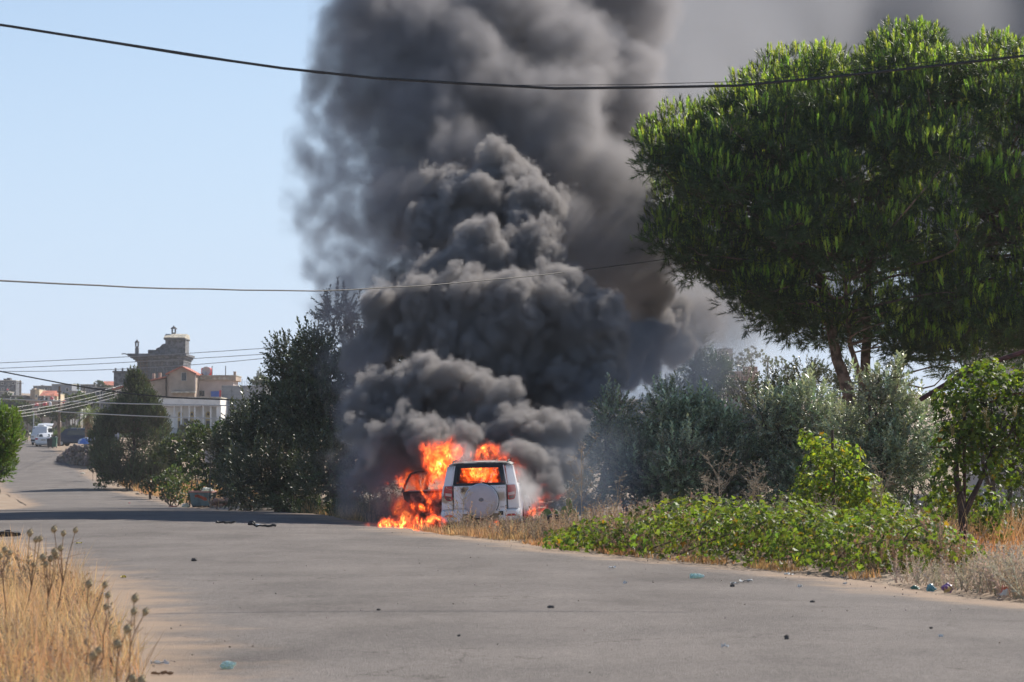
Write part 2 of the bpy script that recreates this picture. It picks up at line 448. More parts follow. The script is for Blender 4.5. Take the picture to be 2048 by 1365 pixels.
# ------------------------------------------------------------------ plants
def leaf_template(L=1.0, Wd=0.28, fold=0.08):
    return [(0,0,0),(Wd,fold,0.45*L),(0,0.0,L),(-Wd,fold,0.45*L)], [(0,1,2),(0,2,3)]
def sprig_template(nl=14, L=0.34, ll=0.07, lw=0.011, ang=48, seed=1, stem=0.004, tipfrac=1.0):
    r = random.Random(seed); V = []; F = []
    V += [(stem,0,0),(-stem/2,stem*.87,0),(-stem/2,-stem*.87,0),(0,0,L)]; F += [(0,1,3),(1,2,3),(2,0,3)]
    for i in range(nl):
        t = (i + 0.6) / nl; z = 0.05 * L + t * L * 0.93; az = i * 2.4 + r.uniform(-.5, .5); a = R(ang * (1.15 - 0.5 * t) + r.uniform(-12, 12))
        dirv = Vector((math.sin(a) * math.cos(az), math.sin(a) * math.sin(az), math.cos(a)))
        side = dirv.cross(Vector((r.uniform(-.4, .4), r.uniform(-.4, .4), 1))).normalized()
        l = ll * r.uniform(0.7, 1.15) * (1.0 - 0.25 * t); o = Vector((0, 0, z)); k = len(V)
        up = side.cross(dirv) * lw * 0.5
        V += [tuple(o), tuple(o + dirv * l * .5 + side * lw + up), tuple(o + dirv * l), tuple(o + dirv * l * .5 - side * lw + up)]
        F += [(k, k+1, k+2), (k, k+2, k+3)]
    return V, F
def needle_template(n=34, shoot=0.20, nl=0.16, w=0.0035, seed=2, flare=(14, 62)):
    r = random.Random(seed); V = []; F = []
    for i in range(n):
        t = i / n; z = shoot * t; az = i * 2.39996 + r.uniform(-.3, .3); a = R(flare[1] + (flare[0] - flare[1]) * t + r.uniform(-10, 10))
        d = Vector((math.sin(a) * math.cos(az), math.sin(a) * math.sin(az), math.cos(a)))
        s_ = d.cross(Vector((0, 0, 1))).normalized() * w; o = Vector((0, 0, z)); l = nl * r.uniform(.75, 1.1) * (1 - .35 * t); k = len(V)
        V += [tuple(o + s_), tuple(o - s_), tuple(o + d * l)]; F.append((k, k+1, k+2))
    V += [(0.006,0,-.06),(-.006,0.004,-.06),(0,-.006,-.06),(0,0,shoot)]; k = len(V) - 4; F += [(k,k+1,k+3),(k+1,k+2,k+3),(k+2,k,k+3)]
    return V, F
def candle_template(seed=3):
    V, F = needle_template(15, 0.13, 0.095, 0.012, seed, (12, 46)); return V, F

M_bark = mat('grey_brown_bark', (0.13, 0.10, 0.08), 0.95, var=0.35, vscale=6, bump=1.0, bscale=18, spec=0.2)
M_pinebark = mat('reddish_pine_bark', (0.20, 0.135, 0.10), 0.95, var=0.4, vscale=5, bump=1.0, bscale=14, spec=0.2)
M_needle = mat('pine_needles', (0.050, 0.080, 0.027), 0.5, tint=True, trans=0.2, spec=0.35)
M_candle = mat('young_pine_shoots', (0.25, 0.36, 0.07), 0.5, tint=True, trans=0.40, spec=0.4)
M_olive = mat('olive_leaves', (0.27, 0.295, 0.19), 0.36, tint=True, trans=0.16, spec=0.5, tcol=(1.5,1.5,1))
M_darkleaf = mat('dark_evergreen_leaves', (0.075, 0.092, 0.055), 0.38, tint=True, trans=0.12, spec=0.7)
M_cedar = mat('cypress_foliage', (0.075, 0.095, 0.060), 0.6, tint=True, trans=0.15, spec=0.3)
M_vine = mat('grape_vine_leaves', (0.092, 0.135, 0.030), 0.55, tint=True, trans=0.40, spec=0.28, tcol=(2.3, 2.2, .9))
M_bushleaf = mat('green_shrub_leaves', (0.052, 0.080, 0.028), 0.45, tint=True, trans=0.3, spec=0.5)
M_straw = mat('dry_straw', (0.58, 0.41, 0.24), 0.8, tint=True, trans=0.3, spec=0.3, tcol=(1.3, 1.15, .9))
M_drystem = mat('dry_weed_stems', (0.30, 0.19, 0.11), 0.9, var=.2, spec=0.2)
M_greyweed = mat('grey_dry_weeds', (0.50, 0.42, 0.32), 0.9, tint=True, trans=0.2, spec=0.2, tcol=(1.1, 1.05, 1))
M_head = mat('thistle_heads', (0.36, 0.29, 0.18), 0.95, var=.3, vscale=25, spec=0.1)

def limb(mb, p0, p1, r0, r1, bend=0.15, n=6, sides=7):
    p0 = Vector(p0); p1 = Vector(p1); L = (p1 - p0).length; off = Vector(rng.normal(size=3)) * L * bend * 0.5
    pts = []; rad = []
    for i in range(n + 1):
        t = i / n; pts.append(p0.lerp(p1, t) + off * math.sin(math.pi * t)); rad.append(r0 + (r1 - r0) * t)
    mb.tube(pts, rad, sides); return pts
def in_unit_ball(n):
    v = rng.normal(size=(n, 3)); v /= np.linalg.norm(v, axis=1, keepdims=True); return v, rng.uniform(size=n) ** (1 / 3)
def clump_points(centres, radii, per_m2, squash=0.8, shell=0.45, upbias=0.25, low=None):
    """points with outward directions spread through the outer part of every clump"""
    P = []; D = []; Q = []; I = []
    for ci, (c, r) in enumerate(zip(centres, radii)):
        n = max(3, int(per_m2 * 4 * math.pi * r * r))
        v, u = in_unit_ball(n); rr = 1 - shell * (1 - u ** 2) * rng.uniform(size=n)
        p = v * rr[:, None] * r; p[:, 2] *= squash
        p *= (1 + 0.25 * (fbm(v[:, 0] * 2 + c[0], v[:, 1] * 2 + v[:, 2] * 2, .8, 2)[:, None] - .5))
        d = v + np.array([0, 0, upbias]) + rng.normal(size=(n, 3)) * 0.28
        P.append(p + np.array(c)); D.append(d); Q.append(v[:, 2]); I.append(np.full(n, ci))
    return np.concatenate(P), np.concatenate(D), np.concatenate(Q), np.concatenate(I)

def tree(name, base, trunk_paths, centres, radii, tmpl, per_m2, scale, m_leaf, m_bark, label, cat, group=None, squash=0.85, upbias=0.3, tv=0.3, base_tint=(1,1,1), limbs=True, lr=0.05, shell=0.45):
    root = empty(name, base); tag(root, label, cat, group)
    inv = -Vector(base)
    mb = MB(); nodes = []
    for path, r0, r1 in trunk_paths:
        pts = [Vector(p) + inv for p in path]; n = len(pts)
        fine = []; rad = []
        for i in range(n - 1):
            for j in range(4):
                t = j / 4; fine.append(pts[i].lerp(pts[i+1], t) + Vector(rng.normal(size=3)) * r0 * 0.12); rad.append(r0 + (r1 - r0) * (i + t) / (n - 1))
        fine.append(pts[-1]); rad.append(r1); mb.tube(fine, rad, 9); nodes += fine[2:]
    mb.build('trunk', m_bark, root, smooth=True)
    if limbs and nodes:
        lb = MB()
        for c, r in list(zip(centres, radii))[::(3 if len(centres) > 500 else 1)]:
            cc = Vector(c) + inv
            cand = [p for p in nodes if p.z < cc.z - 0.1] or nodes
            p0 = min(cand, key=lambda p: (p - cc).length + abs((p - cc).normalized().z) * 0.2)
            L = (cc - p0).length
            limb(lb, p0, cc, min(lr, lr * (0.35 + L * 0.18)), 0.012, 0.2, 5, 5)
            for q in range(2):
                e = cc + Vector(rng.normal(size=3)) * r * 0.45; limb(lb, cc, e, 0.014, 0.005, 0.2, 3, 4)
        lb.build('limbs', m_bark, root, smooth=True)['kind'] = 'stuff'
    P, D, Q, I = clump_points(centres, radii, per_m2, squash, shell, upbias)
    P = P - np.array(base)
    tv_, tf_ = tmpl
    o = scatter('crown', tv_, tf_, P, D, rng.uniform(.75, 1.2, len(P)) * scale, m_leaf, root, tints(len(P), tv, 0.1, base_tint) * tints(len(centres), .28, .10)[I])
    return root, o
def W_(x, y, d):   # tuple world point
    return tuple(at(x, y, d))

# --- the big pine
PD0 = 78.0; PK = 0.82; ps = pxm(PD0)
tx = [1278,1300,1330,1400,1500,1560,1650,1750,1900,2000,2060,2180,2290,2350]
ty = [400,330,270,205,158,112,82,62,52,90,110,180,300,430]
by = [430,480,540,610,660,700,725,745,745,735,720,660,560,450]
cs = []; rs = []; lobes = []
for i in range(1200):
    x = rng.uniform(1290, 2340); ph = rng.uniform(-math.pi, math.pi)
    R0 = rng.uniform(1.0, 1.75); rp = R0 * ps * .8
    if x - rp < 1288: x = 1288 + rp
    t0 = np.interp(x, tx, ty); b0 = np.interp(x, tx, by); hh = max(6, (b0 - t0) / 2 - rp * .9); mid = (t0 + b0) / 2
    fx = math.sqrt(max(0.06, 1 - ((x - 1815) / 560) ** 2)); y = mid - math.sin(ph) * hh; dd = PD0 - math.cos(ph) * 3.9 * fx
    c = np.array((at(x, 500, PD0).x, dd, at(x, y, PD0).z))
    if any(np.linalg.norm(c - q) < .62 * (R0 + r_) for q, r_ in lobes): continue
    lobes.append((c, R0))
    m = int(7 * R0 ** 1.5) + 3
    for k in range(m):      # small clumps over the upper and outer side of every lobe
        zz = rng.uniform(-.4, 1.0); a = rng.uniform(0, 2 * math.pi); q = math.sqrt(1 - zz * zz); r = rng.uniform(.34, .62)
        cs.append(c + np.array((q * math.cos(a), q * math.sin(a), zz * .8)) * max(.2, R0 - r * .7) * rng.uniform(.82, 1.08)); rs.append(r)
for i in range(210):         # lower-lying foliage that joins the lobes into one rounded crown
    x = rng.uniform(1300, 2340); ph = rng.uniform(-math.pi, math.pi); r = rng.uniform(.45, .8); rp = r * ps + 9
    if x - rp < 1292: x = 1292 + rp
    t0 = np.interp(x, tx, ty) + 12; b0 = np.interp(x, tx, by); hh = max(5, (b0 - t0) / 2 - rp); fx = math.sqrt(max(0.06, 1 - ((x - 1815) / 560) ** 2))
    y = (t0 + b0) / 2 - math.sin(ph) * hh; cs.append(np.array((at(x, 500, PD0).x, PD0 - math.cos(ph) * 3.7 * fx, at(x, y, PD0).z))); rs.append(r)
for i in range(26):          # inner foliage that closes the view through the crown
    x = rng.uniform(1420, 2200); y = rng.uniform(260, 560); cs.append(np.array(at(x, y, PD0 + rng.uniform(-1.5, 1.5)))); rs.append(rng.uniform(.7, 1.1))
for i in range(34):
    x = rng.uniform(1780, 2200); y = rng.uniform(600, 735) - max(0, x - 2000) * .3; cs.append(np.array(at(x, y, PD0 + rng.uniform(-3, 3)))); rs.append(rng.uniform(.5, .9))
base = Vector((at(1705, 900, PD0).x, PD0, gz(at(1705, 900, PD0).x, PD0)))
b = base
tr = [([b, at(1700, 800, PD0), at(1668, 690, PD0), at(1640, 560, PD0), at(1560, 430, PD0)], 0.21, 0.08),
      ([b + Vector((.3,.2,0)), at(1732, 780, PD0 + .4), at(1733, 640, PD0 + .5), at(1745, 480, PD0 + .5), at(1780, 300, PD0)], 0.17, 0.08),
      ([b + Vector((.15,-.1,0)), at(1722, 760, PD0 - .3), at(1700, 690, PD0 - .6), at(1690, 560, PD0 - 1.6)], 0.10, 0.05),
      ([b + Vector((.9,.3,0)), at(1790, 760, PD0 + .8), at(1850, 600, PD0 + 1.2), at(1960, 430, PD0)], 0.20, 0.08)]
npn = needle_template(18, 0.28, 0.25, 0.0125, 2, (20, 72))
pine, _ = tree('pine_tree', tuple(base), tr, cs, rs, npn, 8.6, .88, M_needle, M_pinebark,
     'tall rounded pine with bright upright shoots, towering behind the silvery olive bushes', 'tree', squash=0.8, upbias=0.55, tv=0.35, lr=0.045)
# bright young shoots stand on the upper side of every clump
P, D, Q = clump_points(cs, rs, 11.5, 0.9, 0.1, 0.9)[:3]
kp = (Q > 0.0) & (rng.uniform(size=len(Q)) < 0.25 + 0.9 * Q); P = P[kp] - np.array(base); D = D[kp]; D[:, :2] *= 0.55
ct = candle_template()
sh = scatter('young_shoots', ct[0], ct[1], P, D + np.array([0, 0, .8]), rng.uniform(.7, 2.0, len(P)), M_candle, pine, tints(len(P), .45, .14)); sh['kind'] = 'stuff'
print('pine clumps', len(cs), 'shoots', len(P))

# --- olive bushes on the right, silvery
olive_t = sprig_template(13, 0.30, 0.085, 0.017, 50, 4)
def bush(name, specs, d, tmpl, per, scale, ml, label, cat, squash=0.9, group=None, stems=4, up=0.5, trunk_r=0.07, tv=.5, base_tint=(1,1,1), spread=1.0):
    """specs: (x, y, r) in photo pixels at distance d"""
    cs = []; rs = []
    for s_ in specs:
        x, y, r = s_[:3]; dd = d + (s_[3] if len(s_) > 3 else 0)
        n = max(3, int((r / pxm(d)) * 5)); R0 = r / pxm(d)
        for i in range(n):
            v = rng.normal(size=3); v /= np.linalg.norm(v); q = R0 * 0.62 * rng.uniform(.5, 1.0)
            c = np.array(at(x, y, dd)) + v * np.array([q, q * spread, q]); cs.append(c); rs.append(R0 * rng.uniform(.36, .56))
    cx = float(np.mean([c[0] for c in cs])); base = (cx, d, gz(cx, d) - 0.03)
    tr = []
    for i in range(stems):
        c = cs[int(rng.integers(len(cs)))]
        b0 = Vector(base) + Vector((rng.uniform(-.3, .3), rng.uniform(-.3, .3), 0)); mid = b0.lerp(Vector(c), .5) + Vector((rng.uniform(-.2, .2), 0, .1))
        tr.append(([b0, mid, Vector(c)], trunk_r, trunk_r * .4))
    rt = tree(name, base, tr, cs, rs, tmpl, per, scale, ml, M_bark, label, cat, group, squash, up, tv, base_tint, lr=0.018)[0]
    if name in ('olive_bush', 'evergreen_tree'):      # long leafy shoots stand up out of the top of every clump
        P, D, Q, I = clump_points(cs, rs, 7 if name == 'olive_bush' else 4, .95, .12, .6)
        kp = (Q > .15) & (rng.uniform(size=len(Q)) < Q + .15); P = P[kp] - np.array(base); D = D[kp]; D[:, :2] *= .5; D[:, 2] += .8
        s2 = scatter('upright_shoots', tmpl[0], tmpl[1], P, D, rng.uniform(1.1, 1.9, len(P)) * scale, ml, rt, tints(len(P), .3, .06, np.array(base_tint) * (1.75 if name == 'olive_bush' else 1.4))); s2['kind'] = 'stuff'  # paler tint puts sunlit tops into the leaf colour
    return rt
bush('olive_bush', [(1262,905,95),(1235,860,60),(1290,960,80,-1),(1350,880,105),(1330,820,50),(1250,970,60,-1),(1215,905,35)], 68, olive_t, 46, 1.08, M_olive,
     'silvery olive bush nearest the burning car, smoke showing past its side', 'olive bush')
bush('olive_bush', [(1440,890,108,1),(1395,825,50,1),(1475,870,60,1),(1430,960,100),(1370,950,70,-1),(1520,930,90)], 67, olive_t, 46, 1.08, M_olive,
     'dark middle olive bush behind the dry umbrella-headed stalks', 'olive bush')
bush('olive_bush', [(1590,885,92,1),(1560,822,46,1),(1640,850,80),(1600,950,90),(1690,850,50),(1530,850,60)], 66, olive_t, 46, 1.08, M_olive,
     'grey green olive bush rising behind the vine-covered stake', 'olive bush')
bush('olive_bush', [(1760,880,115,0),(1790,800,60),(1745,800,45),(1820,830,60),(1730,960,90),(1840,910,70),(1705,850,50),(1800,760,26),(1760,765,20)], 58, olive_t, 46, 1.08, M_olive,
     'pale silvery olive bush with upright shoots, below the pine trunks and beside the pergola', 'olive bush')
bush('olive_tree', [(1400,760,60),(1430,800,60),(1375,720,35),(1440,745,35),(1395,690,25),(1350,800,50)], 92, olive_t, 40, 1.1, M_darkleaf,
     'dark green shrubby tree half veiled by drifting smoke, right of the plume', 'tree', base_tint=(1.3,1.5,1.2))
bush('olive_tree', [(1570,790,45),(1620,770,50),(1500,800,50),(1690,780,50),(1550,760,20)], 84, olive_t, 40, 1.1, M_darkleaf,
     'low dark tree filling the gap behind the olive bushes below the pine', 'tree')
bush('olive_tree', [(1930,900,90),(2010,880,90),(2060,950,90),(1960,800,70),(2050,780,70)], 66, olive_t, 18, 1.1, M_darkleaf,
     'dark tree standing in the shade behind the grape pergola', 'tree')

# --- big dark evergreens left of the fire
dk = sprig_template(15, 0.42, 0.10, 0.021, 46, 8)
bush('evergreen_tree', [(690,650,50,2),(645,690,66,2),(720,700,60,2),(610,720,50,0),(640,770,80),(715,790,80),(660,860,95),(740,880,75),(600,830,70),(640,950,80,-2),(720,960,70,-2),(655,630,26,2),(700,625,20,2),(790,700,70,2),(770,800,80,2)], 82, dk, 20, 1.12, M_darkleaf,
     'tallest dark evergreen, standing where the smoke column meets the trees', 'tree', stems=6, trunk_r=.12, spread=1.1)
bush('evergreen_tree', [(575,705,40),(605,745,58),(565,790,62),(540,860,72),(600,900,80),(500,960,60,-3),(590,820,70),(520,930,60,-2),(570,980,60,-3),(620,990,60,-3),(500,880,40),(560,740,30)], 88, dk, 20, 1.12, M_darkleaf,
     'dark evergreen with a ragged sloping outline, behind the strips of burnt rubber', 'tree', stems=6, trunk_r=.12)
bush('evergreen_tree', [(480,880,56),(460,920,50),(500,960,55,-2),(470,850,40),(515,830,35),(470,970,36,-3),(540,1000,40,-4)], 100, dk, 26, 1.1, M_darkleaf,
     'lower dark evergreen bushing out beside the rusty dumpster', 'tree', stems=5, trunk_r=.1)
bush('leafy_shrub', [(690,1005,26),(660,1020,16),(725,1015,24),(700,990,16)], 74, leaf_template(1, .3, .1), 230, 0.07, M_bushleaf,
     'pale low shrub at the foot of the tallest evergreen beside the fire', 'shrub', stems=3, trunk_r=.02)
# --- cypress-like conifer
cd0 = 205.0; cs = []; rs = []
for i in range(240):
    t = rng.uniform() ** 1.15; y = 962 - 212 * t; w = np.interp(y, [745, 770, 800, 850, 900, 940, 962], [3, 18, 36, 68, 86, 84, 62])
    a = rng.uniform(0, 2 * math.pi); r = rng.uniform(.3, .6) * (0.45 + .55 * min(1, w / 50))
    rad = max(0.0, (w / pxm(cd0)) - r * .6) * rng.uniform(.75, 1.0)
    q = at(268 + 6 * math.sin(y / 30), y, cd0); cs.append(np.array((q.x + math.cos(a) * rad, cd0 + math.sin(a) * rad, q.z))); rs.append(r * rng.uniform(.7, 1.15))
bx = at(268, 975, cd0); base = (bx.x, cd0, gz(bx.x, cd0))
tree('conifer_tree', base, [([base, at(268, 900, cd0), at(268, 760, cd0)], .16, .04)], cs, rs, sprig_template(9, .5, .14, .045, 32, 9), 16, 1.0, M_cedar, M_bark,
     'broad cone-shaped dark conifer beside the road, in front of the white house', 'tree', squash=1.35, upbias=1.6, tv=.3, lr=.03)
# --- mixed shrubs between the conifer and the evergreens
bt = leaf_template(1, .34, .1)
bush('green_shrub', [(405,880,36),(430,915,40),(395,940,36),(440,865,28),(420,965,30),(380,900,22)], 150, bt, 60, .16, M_bushleaf, 'dark rounded leafy tree behind the rusty dumpster', 'tree', stems=4, trunk_r=.05, base_tint=(.62,.68,.6))
bush('green_shrub', [(350,940,22),(345,975,22),(365,990,22),(330,985,16),(368,960,20)], 152, bt, 60, .14, M_bushleaf, 'bright leafy shrub standing between the conifer and the dumpster', 'shrub', stems=3, trunk_r=.03)
bush('green_shrub', [(466,862,20),(455,875,16),(480,870,22),(492,846,16)], 140, bt, 60, .14, M_bushleaf, 'ragged green treetop just below the grey block wall', 'tree', stems=3, trunk_r=.05, base_tint=(.8,.85,.8))
bush('green_shrub', [(205,962,16),(218,955,12),(195,968,10)], 203, bt, 60, .2, M_bushleaf, 'small bright bush at the road edge below the conifer', 'shrub', stems=3, trunk_r=.02)
bush('green_shrub', [(196,925,14),(190,905,10)], 222, bt, 50, .2, M_bushleaf, 'dark small bush behind the conifer at the end of the stone heap', 'shrub', stems=3, trunk_r=.02, base_tint=(.7,.75,.7))
bush('green_shrub', [(455,985,13),(470,975,12)], 155, bt, 60, .16, M_bushleaf, 'small bright green bush just right of the dumpster', 'shrub', stems=3, trunk_r=.02)
# --- small pine poking in at the left border
cs = []; rs = []
for i in range(100):
    y = rng.uniform(832, 940); w = np.interp(y, [820, 850, 890, 945], [6, 30, 34, 12]); x = rng.uniform(-60, w * .75) 
    cs.append(np.array(at(x, y, 88 + rng.uniform(-1.2, 1.2)))); rs.append(rng.uniform(.22, .36))
bx = at(-30, 990, 88).x; base = (bx, 88, gz(bx, 88))
sp, _ = tree('small_pine', base, [([base, at(-30, 930, 88), at(-25, 830, 88)], .09, .03)], cs, rs, needle_template(16, .14, .12, .012, 5, (12, 50)), 42, 1.0, M_candle, M_pinebark,
     'small bright green pine beside the road, opposite the dark evergreens', 'tree', squash=1.2, upbias=1.0, lr=.03, base_tint=(.45,.5,.5))
bush('green_shrub', [(2,940,14),(-6,960,14)], 84, bt, 120, .09, M_bushleaf, 'light green shoots under the small roadside pine', 'shrub', stems=2, trunk_r=.015, base_tint=(1.1,1.1,1))

# --- grape vines
def grape_leaf(seed=0):
    r = random.Random(seed); V = [(0, 0, 0)]; out = []
    lobes = [(-118, .62), (-92, .42), (-62, .80), (-38, .48), (0, 1.0), (38, .48), (62, .80), (92, .42), (118, .62)]
    for a, l in lobes:
        a = R(a + r.uniform(-5, 5)); l *= r.uniform(.9, 1.08) * .55
        V.append((math.sin(a) * l, .10 * abs(math.sin(a)) * r.uniform(.5, 1.6) - .14 * (l * 1.5) ** 2, math.cos(a) * l + .18))
    V[0] = (0, 0, .10)
    F = [(0, i, i + 1) for i in range(1, len(V) - 1)]
    return V, F
GL = [grape_leaf(i) for i in range(4)]
def vine_mass(root, base, ells, n, size, individual, tname='foliage', droop=0.2, tb=(1,1,1)):
    """ells: (centre, radii) ellipsoids covered with leaves"""
    w = np.array([(e[1][0] * e[1][2] + e[1][0] * e[1][1]) for e in ells]); w = w / w.sum()
    P = []; D = []
    for (c, rad), k in zip(ells, w):
        m_ = int(n * k) + 2; v, u = in_unit_ball(m_); s = 1 - .35 * rng.uniform(size=m_) ** 2
        p = v * s[:, None] * np.array(rad); p *= (1 + .3 * (fbm(v[:, 0] * 3 + c[0] * 2, v[:, 2] * 3 + v[:, 1] * 3, .7, 2)[:, None] - .4))
        P.append(p + np.array(c)); D.append(v + np.array([0, 0, .4]))
    P = np.concatenate(P); Nn = np.concatenate(D)
    g = ground(P[:, 0], P[:, 1]); kp = P[:, 2] > g + .02; P = P[kp]; Nn = Nn[kp]
    # leaf frame: blade faces roughly outward and up (y axis = -normal), tip hangs down and outwards
    Nn = Nn + rng.normal(size=Nn.shape) * .55; Nn /= np.linalg.norm(Nn, axis=1, keepdims=True)
    T = rng.normal(size=Nn.shape) * .7 + np.array([0, 0, -droop]); T -= (T * Nn).sum(1, keepdims=True) * Nn; T /= np.linalg.norm(T, axis=1, keepdims=True)
    X = np.cross(Nn, T); Fr = np.stack([X, Nn, T], axis=2)
    Sz = rng.uniform(.45, 1.35, len(P)) * size
    tn = tints(len(P), .45, .16, tb); tn *= (.40 + 1.2 * fbm(P[:, 0], P[:, 1] + P[:, 2] * 1.7, .7, 3))[:, None]; yl = rng.uniform(size=len(P)) < .10; tn[yl] *= np.array([1.7, 1.35, .8])
    br = rng.uniform(size=len(P)) < .025; tn[br] *= np.array([1.7, .8, .7])
    if individual:
        # the leaves nearest to the camera side and biggest are leaves of their own
        view = (Nn[:, 1] < .3) & (P[:, 2] - ground(P[:, 0], P[:, 1]) > .08)
        score = np.where(view, Sz / size + .35 * rng.uniform(size=len(P)) - (P[:, 1] - P[:, 1].min()) * .12, -9)
        pick = np.argsort(-score)[:individual]; mk = np.zeros(len(P), bool); mk[pick] = True
        for k in range(4):
            me = bpy.data.meshes.new('leaf'); me.from_pydata(GL[k][0], [], GL[k][1]); me.materials.append(M_leafone)
            me.polygons.foreach_set('use_smooth', [True] * len(me.polygons)); leaf_meshes[k] = leaf_meshes.get(k) or me
        for j, i in enumerate(pick):
            o = bpy.data.objects.new('leaf', leaf_meshes[j % 4]); COL.objects.link(o); o.parent = root
            Mx = Matrix(Fr[i].tolist()).to_4x4(); Mx.translation = Vector(P[i] - np.array(base)); o.matrix_local = Mx @ Matrix.Scale(Sz[i], 4)
        keep = ~mk; P, Fr, Sz, tn = P[keep], Fr[keep], Sz[keep], tn[keep]
    for k in range(1):
        tvv = np.array(GL[k][0]); 
        o = scatter(tname, tvv, GL[k][1], P - np.array(base), None, Sz, M_vine, root, tn, Fr=Fr, smooth=True); o['kind'] = 'stuff'
    return P
leaf_meshes = {}
M_leafone = mat('grape_leaf', (0.11, 0.155, 0.030), 0.55, var=.0, vscale=.35, col2=(.12, .17, .035), mix_at=(.45, .7), trans=0.36, spec=0.3, coords='Object', tcol=(2.3, 2.2, .9), tint=False)
def vine_root(name, x, d, label, cat, group=None):
    b = (x, d, gz(x, d)); r = empty(name, b); tag(r, label, cat, group); return r, b
# sprawling hedge of vine along the road edge
r_, b_ = vine_root('grape_vine', at(1450, 1100, 43).x, 43.0, 'long sprawling mound of glossy green vine along the road edge', 'grape vine')
ell = []
for x, yt, yb, d in [(1150,1055,1100,49),(1200,1040,1105,48.2),(1260,1035,1110,47),(1330,1020,1118,45.5),(1400,1012,1126,44),(1470,1004,1130,43),(1540,1004,1134,42),(1600,1010,1140,41.2),
                     (1660,1018,1146,40.4),(1720,1030,1150,39.6),(1780,1040,1150,39.2),(1835,1040,1140,39.5)]:
    d -= 1.7; s = pxm(d); X = at(x, 1000, d).x; z1 = at(x, yt + 9 + 13 * math.sin(x * .031) + 12 * math.sin(x * .083 + 1), d + .8).z; z0 = gz(X, d)
    ell.append(((X + .15, d - .05, z0 + (z1 - z0) * .38), (.70, 1.4, (z1 - z0) * .66)))
    ell.append(((X + .3, d + 2.3, z0 + (z1 - z0) * .45), (.8, 1.3, (z1 - z0) * .68)))
vine_mass(r_, b_, ell, 12500, .112, 260)
mb = MB()
for (c, rad) in ell[::2]:
    p = Vector(c) - Vector(b_); limb(mb, (p.x, p.y, gz(c[0], c[1]) - b_[2]), (p.x + rng.uniform(-.4, .4), p.y - .3, p.z + rad[2] * .7), .02, .006, .3, 5, 5)
    limb(mb, (p.x - .5, p.y, gz(c[0] - .5, c[1]) - b_[2] + .05), (p.x + .6, p.y - .2, p.z + rad[2] * .3), .015, .006, .3, 6, 5)
mb.build('stem', M_bark, r_, smooth=True)['kind'] = 'stuff'
# vine climbing a stake
r_, b_ = vine_root('grape_vine', at(1665, 1020, 49).x, 49.0, 'tall tapering vine climbing a hidden stake behind the sprawling mound', 'grape vine')
ell = []
for x, y, rx, rz in [(1655,905,34,34),(1690,915,36,30),(1640,950,46,42),(1690,965,52,46),(1725,985,46,40),(1620,990,42,36),(1760,1010,34,26),(1612,880,14,20),(1660,1010,70,40)]:
    p = at(x, y, 49 + rng.uniform(-.3, .5)); s = pxm(49); ell.append(((p.x, p.y, p.z), (rx / s, .55, rz / s)))
vine_mass(r_, b_, ell, 2300, .125, 60, tb=(1.25, 1.2, 1))
mb = MB(); mb.tube([(0, 0, 0), (.02, 0, 1.0), (0, 0, 1.9)], .03, 7); mb.build('stake', M_bark, r_, smooth=True)
mb = MB(); limb(mb, (.1, 0, 0), (.15, -.1, 1.7), .03, .01, .2, 8, 6); mb.build('stem', M_bark, r_, smooth=True)
# vine pergola
PV = 44.5
r_, b_ = vine_root('grape_vine', at(1928, 1108, PV).x, PV, 'large vine trained over an iron frame, thick dark trunk bare below the leaves', 'grape vine')
ell = []
for x, y, rx, rz, dy in [(1960,775,70,42,0),(2040,770,70,45,.5),(1930,830,62,50,-.1),(1990,850,70,60,0),(2060,860,70,70,.4),(1905,900,40,60,.1),(1900,960,34,46,.2),(1960,900,50,50,-.2),(2030,940,45,40,.6),(1895,800,30,30,0),
                          (1955,1010,60,40,1.3),(1975,735,30,14,0.2),(2120,830,90,90,.4),(1990,1060,30,30,1.0),(1880,1010,30,36,1.2)]:
    p = at(x, y, PV + dy); s = pxm(PV); ell.append(((p.x, p.y, p.z), (rx / s, .7, rz / s)))
vine_mass(r_, b_, ell, 4600, .13, 220, tb=(.72, .76, .72))  # foliage tinted darker, its shaded side painted into the colour
def rel(x, y, d): p = at(x, y, d) - Vector(b_); return (p.x, p.y, p.z)
mb = MB(); t0 = (0, 0, -.05)
mb.tube([t0, rel(1926, 1060, PV), rel(1922, 1000, PV), rel(1912, 950, PV), rel(1914, 900, PV), rel(1930, 830, PV)], [.085, .07, .065, .045, .04, .02], 9)
mb.tube([rel(1923, 1040, PV), rel(1940, 1005, PV), rel(1962, 960, PV - .1), rel(1985, 900, PV), rel(2010, 830, PV)], [.06, .05, .035, .03, .02], 8)
for k in range(16):
    x = rng.uniform(1890, 2040); limb(mb, rel(x, rng.uniform(820, 900), PV), rel(x + rng.uniform(-60, 60), rng.uniform(760, 960), PV + rng.uniform(-.5, .3)), .015, .005, .3, 5, 5)
mb.build('trunk', mat('dark_vine_bark', (.07, .045, .038), .9, var=.3, vscale=9, bump=1, bscale=30), r_, smooth=True)
M_rustpipe = mat('rusty_dark_pipe', (.10, .035, .03), .7, var=.4, vscale=8)
mb = MB(); mb.tube([rel(1928, 1110, PV + .12), rel(1929, 900, PV + .12), rel(1929, 800, PV + .12)], .028, 8); mb.build('frame_post', M_rustpipe, r_, smooth=True)
mb = MB(); mb.tube([rel(1840, 800, PV + .5), rel(1940, 740, PV + .5), rel(2060, 700, PV + .5), rel(2200, 660, PV + .5)], .04, 8)
mb.tube([rel(1930, 822, PV + .1), rel(2030, 788, PV), rel(2200, 780, PV)], .02, 7); mb.tube([rel(1860, 895, PV + .2), rel(2040, 893, PV + .2), rel(2200, 890, PV + .2)], .012, 6)
mb.build('frame_bar', M_rustpipe, r_, smooth=True)
